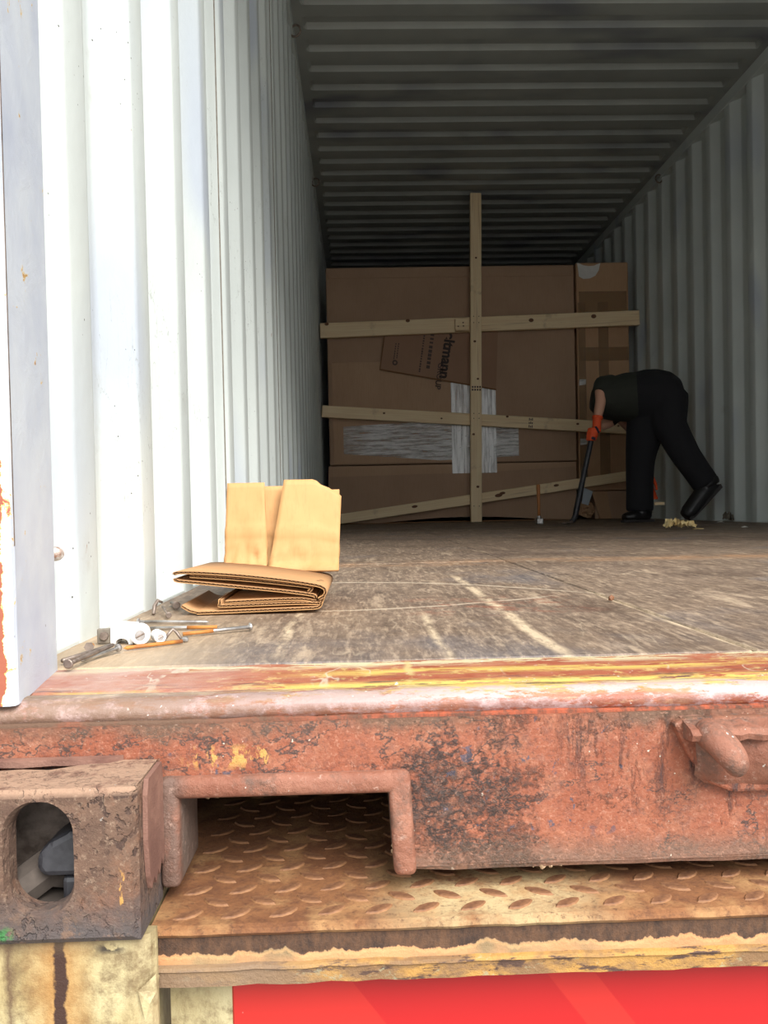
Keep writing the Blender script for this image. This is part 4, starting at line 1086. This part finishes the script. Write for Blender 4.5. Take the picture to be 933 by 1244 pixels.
# key joints
PEL = Vector((2.055, 4.45, .735)); CHE = Vector((1.78, 4.50, .765)); NEC = Vector((1.735, 4.56, .73))
SHL = Vector((1.690, 4.395, .800)); ELL = Vector((1.676, 4.355, .705)); WRL = Vector((1.648, 4.335, .592))
SHR = Vector((1.79, 4.64, .735)); ELR = Vector((1.985, 4.68, .54)); WRR = Vector((2.015, 4.58, .345))
HD = Vector((1.80, 4.62, .650))
# body: one continuous skin mesh (head, neck, trunk, arms, legs under the clothes)
skin_t = [ball(HD, .062, .068, .082, tilt=Matrix.Rotation(radians(25), 3, 'Y')), tube([NEC+Vector((.03, 0, .02)), HD+Vector((-.005, -.01, .03))], [.046, .042], 12),
          tube([PEL, (CHE+PEL)/2, CHE, NEC], [.09, .085, .09, .05], 14),
          tube([SHL, (SHL+ELL)/2, ELL, (ELL+WRL)/2, WRL], [.034, .034, .031, .030, .022], 12),
          tube([CHE, SHL], [.06, .04], 12), tube([CHE, SHR], [.06, .04], 12),
          tube([SHR, (SHR+ELR)/2, ELR, (ELR+WRR)/2, WRR], [.040, .036, .031, .029, .020], 12),
          tube([PEL, (1.945, 4.47, .40), (1.945, 4.50, .10)], [.075, .05, .035], 12), tube([PEL, (2.12, 4.30, .42), (2.25, 4.22, .20)], [.075, .05, .035], 12)]
# nose, brow and chin on the hanging head, which looks down to the floor
skin_t += [ball(HD+Vector((-.058, -.012, -.012)), .016, .012, .018), ball(HD+Vector((-.035, -.01, -.058)), .030, .030, .028), ball(HD+Vector((.012, -.066, -.004)), .012, .008, .020), ball(HD+Vector((.012, .066, -.004)), .012, .008, .020)]
blend('body', skin_t, SKIN, .009, 3)
for sy in (-1, 1):
    v, f = ball(HD+Vector((-.054, sy*.024-.008, .008)), .007, .008, .006); kid(link('eye', mesh(v, f), PAPER, None, True), per)
v, f = tube([HD+Vector((-.060, -.022, -.046)), HD+Vector((-.063, -.006, -.048)), HD+Vector((-.060, .010, -.046))], [.003, .005, .003], 8); kid(link('mouth', mesh(v, f), Mat('lips', .6).color(C(160, 96, 86)), None, True), per)
blend('hair', [ball(HD+Vector((.014, 0, .010)), .064, .073, .082, tilt=Matrix.Rotation(radians(25), 3, 'Y'))], HAIR, .009, 2)
# trousers
hipN, hipF = Vector((2.075, 4.375, .66)), Vector((2.02, 4.50, .66))
tro = [tube([(2.178, 4.43, .735), (2.150, 4.435, .740), (2.10, 4.44, .745), (2.03, 4.45, .748), (1.965, 4.46, .748), (1.89, 4.475, .745)], [.055, .105, .142, .158, .156, .140], 20, True, [.09, .14, .17, .18, .175, .16], (0, 0, 1)),
       tube([(2.03, 4.48, .74), (2.01, 4.48, .64), (1.975, 4.48, .54), (1.952, 4.485, .42), (1.945, 4.49, .34), (1.945, 4.50, .20), (1.943, 4.50, .065)], [.150, .138, .112, .092, .084, .080, .082], 18),
       tube([(2.080, 4.40, .74), (2.075, 4.37, .64), (2.078, 4.335, .55), (2.110, 4.29, .45), (2.142, 4.265, .375), (2.192, 4.235, .285), (2.238, 4.215, .205)], [.125, .114, .094, .088, .082, .077, .076], 18)]
blend('trousers', tro, TROUSER, .011, 10)
# shirt with short sleeves
shi = [tube([(1.93, 4.47, .745), (1.86, 4.485, .745), (1.79, 4.50, .738), (1.72, 4.515, .735), (1.665, 4.525, .742)], [.150, .146, .132, .108, .060], 20, True, [.165, .175, .185, .175, .10], (0, 0, 1)),
       tube([(1.76, 4.44, .800), SHL+Vector((.012, 0, 0)), SHL*.6+ELL*.4+Vector((-.002, 0, 0))], [.078, .064, .050], 14),
       tube([(1.77, 4.56, .79), SHR, SHR*.5+ELR*.5], [.075, .062, .052], 14)]
blend('shirt', shi, SHIRT, .010, 5)
# gloves: palm, four curled fingers and a thumb closed round what is held
def glove(wr, palm, fing, thumb, name, cuff_to, patch):
    g_ = [tube([cuff_to, wr, palm], [.030, .028, .034], 12, True, [.028, .025, .026], (0, 1, 0))]
    g_ += [tube(p, r_, 8) for p, r_ in fing]
    g_ += [tube(thumb, [.013, .012, .010, .008], 8)]
    o = blend(name, g_, GLOVE, .0042, 2)
    return o
gr_ = Vector((1.618, 4.33, .525))   # grip point on the pry bar
d_ = Vector((-.22, 0, -1)).normalized()
fing = []
for k in range(4):
    c = Vector((1.624, 4.33, .545)) + d_*(.019*k) ; R_ = [.026, .027, .026, .023][k]
    a0 = radians(20); pts = [c+Vector((cos(a0+q)*R_, -sin(a0+q)*R_*1.0, 0)) for q in (0, radians(50), radians(100), radians(150), radians(195), radians(230))]
    fing.append((pts, [.0115, .0115, .011, .0105, .0095, .0075]))
thumb = [Vector((1.655, 4.340, .552)), Vector((1.640, 4.365, .535)), Vector((1.615, 4.366, .520)), Vector((1.596, 4.352, .508))]
glL = glove(Vector((1.646, 4.333, .588)), Vector((1.643, 4.332, .530)), fing, thumb, 'glove', Vector((1.652, 4.337, .617)), True)
pt = blend('glove_patch', [tube([(1.628, 4.300, .560), (1.640, 4.301, .540), (1.648, 4.304, .522)], [.010, .016, .010], 10, True, [.006, .008, .006], (0, 1, 0)), tube([(1.606, 4.305, .497), (1.628, 4.301, .487)], [.010, .010], 8)], NAVY, .004, 2); pt['label'] = 'navy palm patch'
kid(link('cuff', tube_me([(1.6505, 4.336, .606), (1.6535, 4.338, .620)], [.0325, .0335], 14, True, [.030, .031], (0, 1, 0)), GLOVE, None, True), per)
fing2 = []
dz = Vector((.10, -.35, -.95)).normalized()
for k in range(4):
    b = Vector((2.012+.012*(k-1.5), 4.555+.009*k, .275))
    fing2.append(([b, b+Vector((.006, -.012, -.04)), b+Vector((.014, -.028, -.085)), b+Vector((.024, -.040, -.12)), b+Vector((.034, -.042, -.14))], [.0115, .011, .0105, .0095, .007]))
thumb2 = [Vector((2.0, 4.55, .30)), Vector((2.03, 4.525, .27)), Vector((2.045, 4.515, .23)), Vector((2.052, 4.512, .19))]
glove(Vector((2.018, 4.572, .325)), Vector((2.018, 4.562, .275)), fing2, thumb2, 'glove', Vector((2.012, 4.585, .36)), False)
# shoes
s1 = blend('shoe', [tube([(1.955, 4.50, .10), (1.955, 4.50, .05)], [.062, .062], 14), tube([(1.995, 4.50, .040), (1.94, 4.49, .040), (1.88, 4.475, .036), (1.835, 4.465, .030)], [.036, .040, .034, .022], 14, True, [.044, .048, .050, .034], (0, 0, 1))], SHOE, .007, 3)
for v in s1.data.vertices: v.co.z = max(v.co.z, .012)
so = kid(link('sole', prism([(1.812, 4.455), (1.83, 4.425), (1.90, 4.425), (1.95, 4.450), (2.02, 4.46), (2.032, 4.50), (2.02, 4.545), (1.95, 4.545), (1.89, 4.525), (1.83, 4.50)], 2, .001, .016, .003, 1), SOLE), per)
A_, B_ = Vector((2.276, 4.205, .176)), Vector((2.124, 4.20, .018))      # heel to toe of the raised shoe
ax = (B_-A_).normalized(); nrm = Vector((-ax.z, 0, ax.x)); nrm = nrm if nrm.x < 0 else -nrm
blend('shoe', [tube([Vector((2.236, 4.215, .235)), A_+nrm*.034], [.066, .060], 14), tube([A_-ax*.02+nrm*.028, A_+ax*.06+nrm*.034, A_+ax*.12+nrm*.030, A_+ax*.19+nrm*.026, B_+ax*.005+nrm*.024], [.050, .056, .052, .046, .034], 14, True, [.046, .050, .052, .054, .040], nrm)], SHOE, .007, 3)
sl = []
prl = [(-.035, 0), (.055, 0), (.058, .007), (.085, .007), (.09, 0), (.20, .002), (.224, .012), (.222, .022), (-.04, .020)]
vs = []
for yy in (-.042, .042):
    for a, h in prl: vs.append(A_+ax*a+nrm*(h-.010)+Vector((0, yy, 0)))
n = len(prl)
o = kid(link('sole', mesh(vs, [tuple(range(n)), tuple(range(2*n-1, n-1, -1))]+[(i, (i+1) % n, n+(i+1) % n, n+i) for i in range(n)]), SOLE), per)
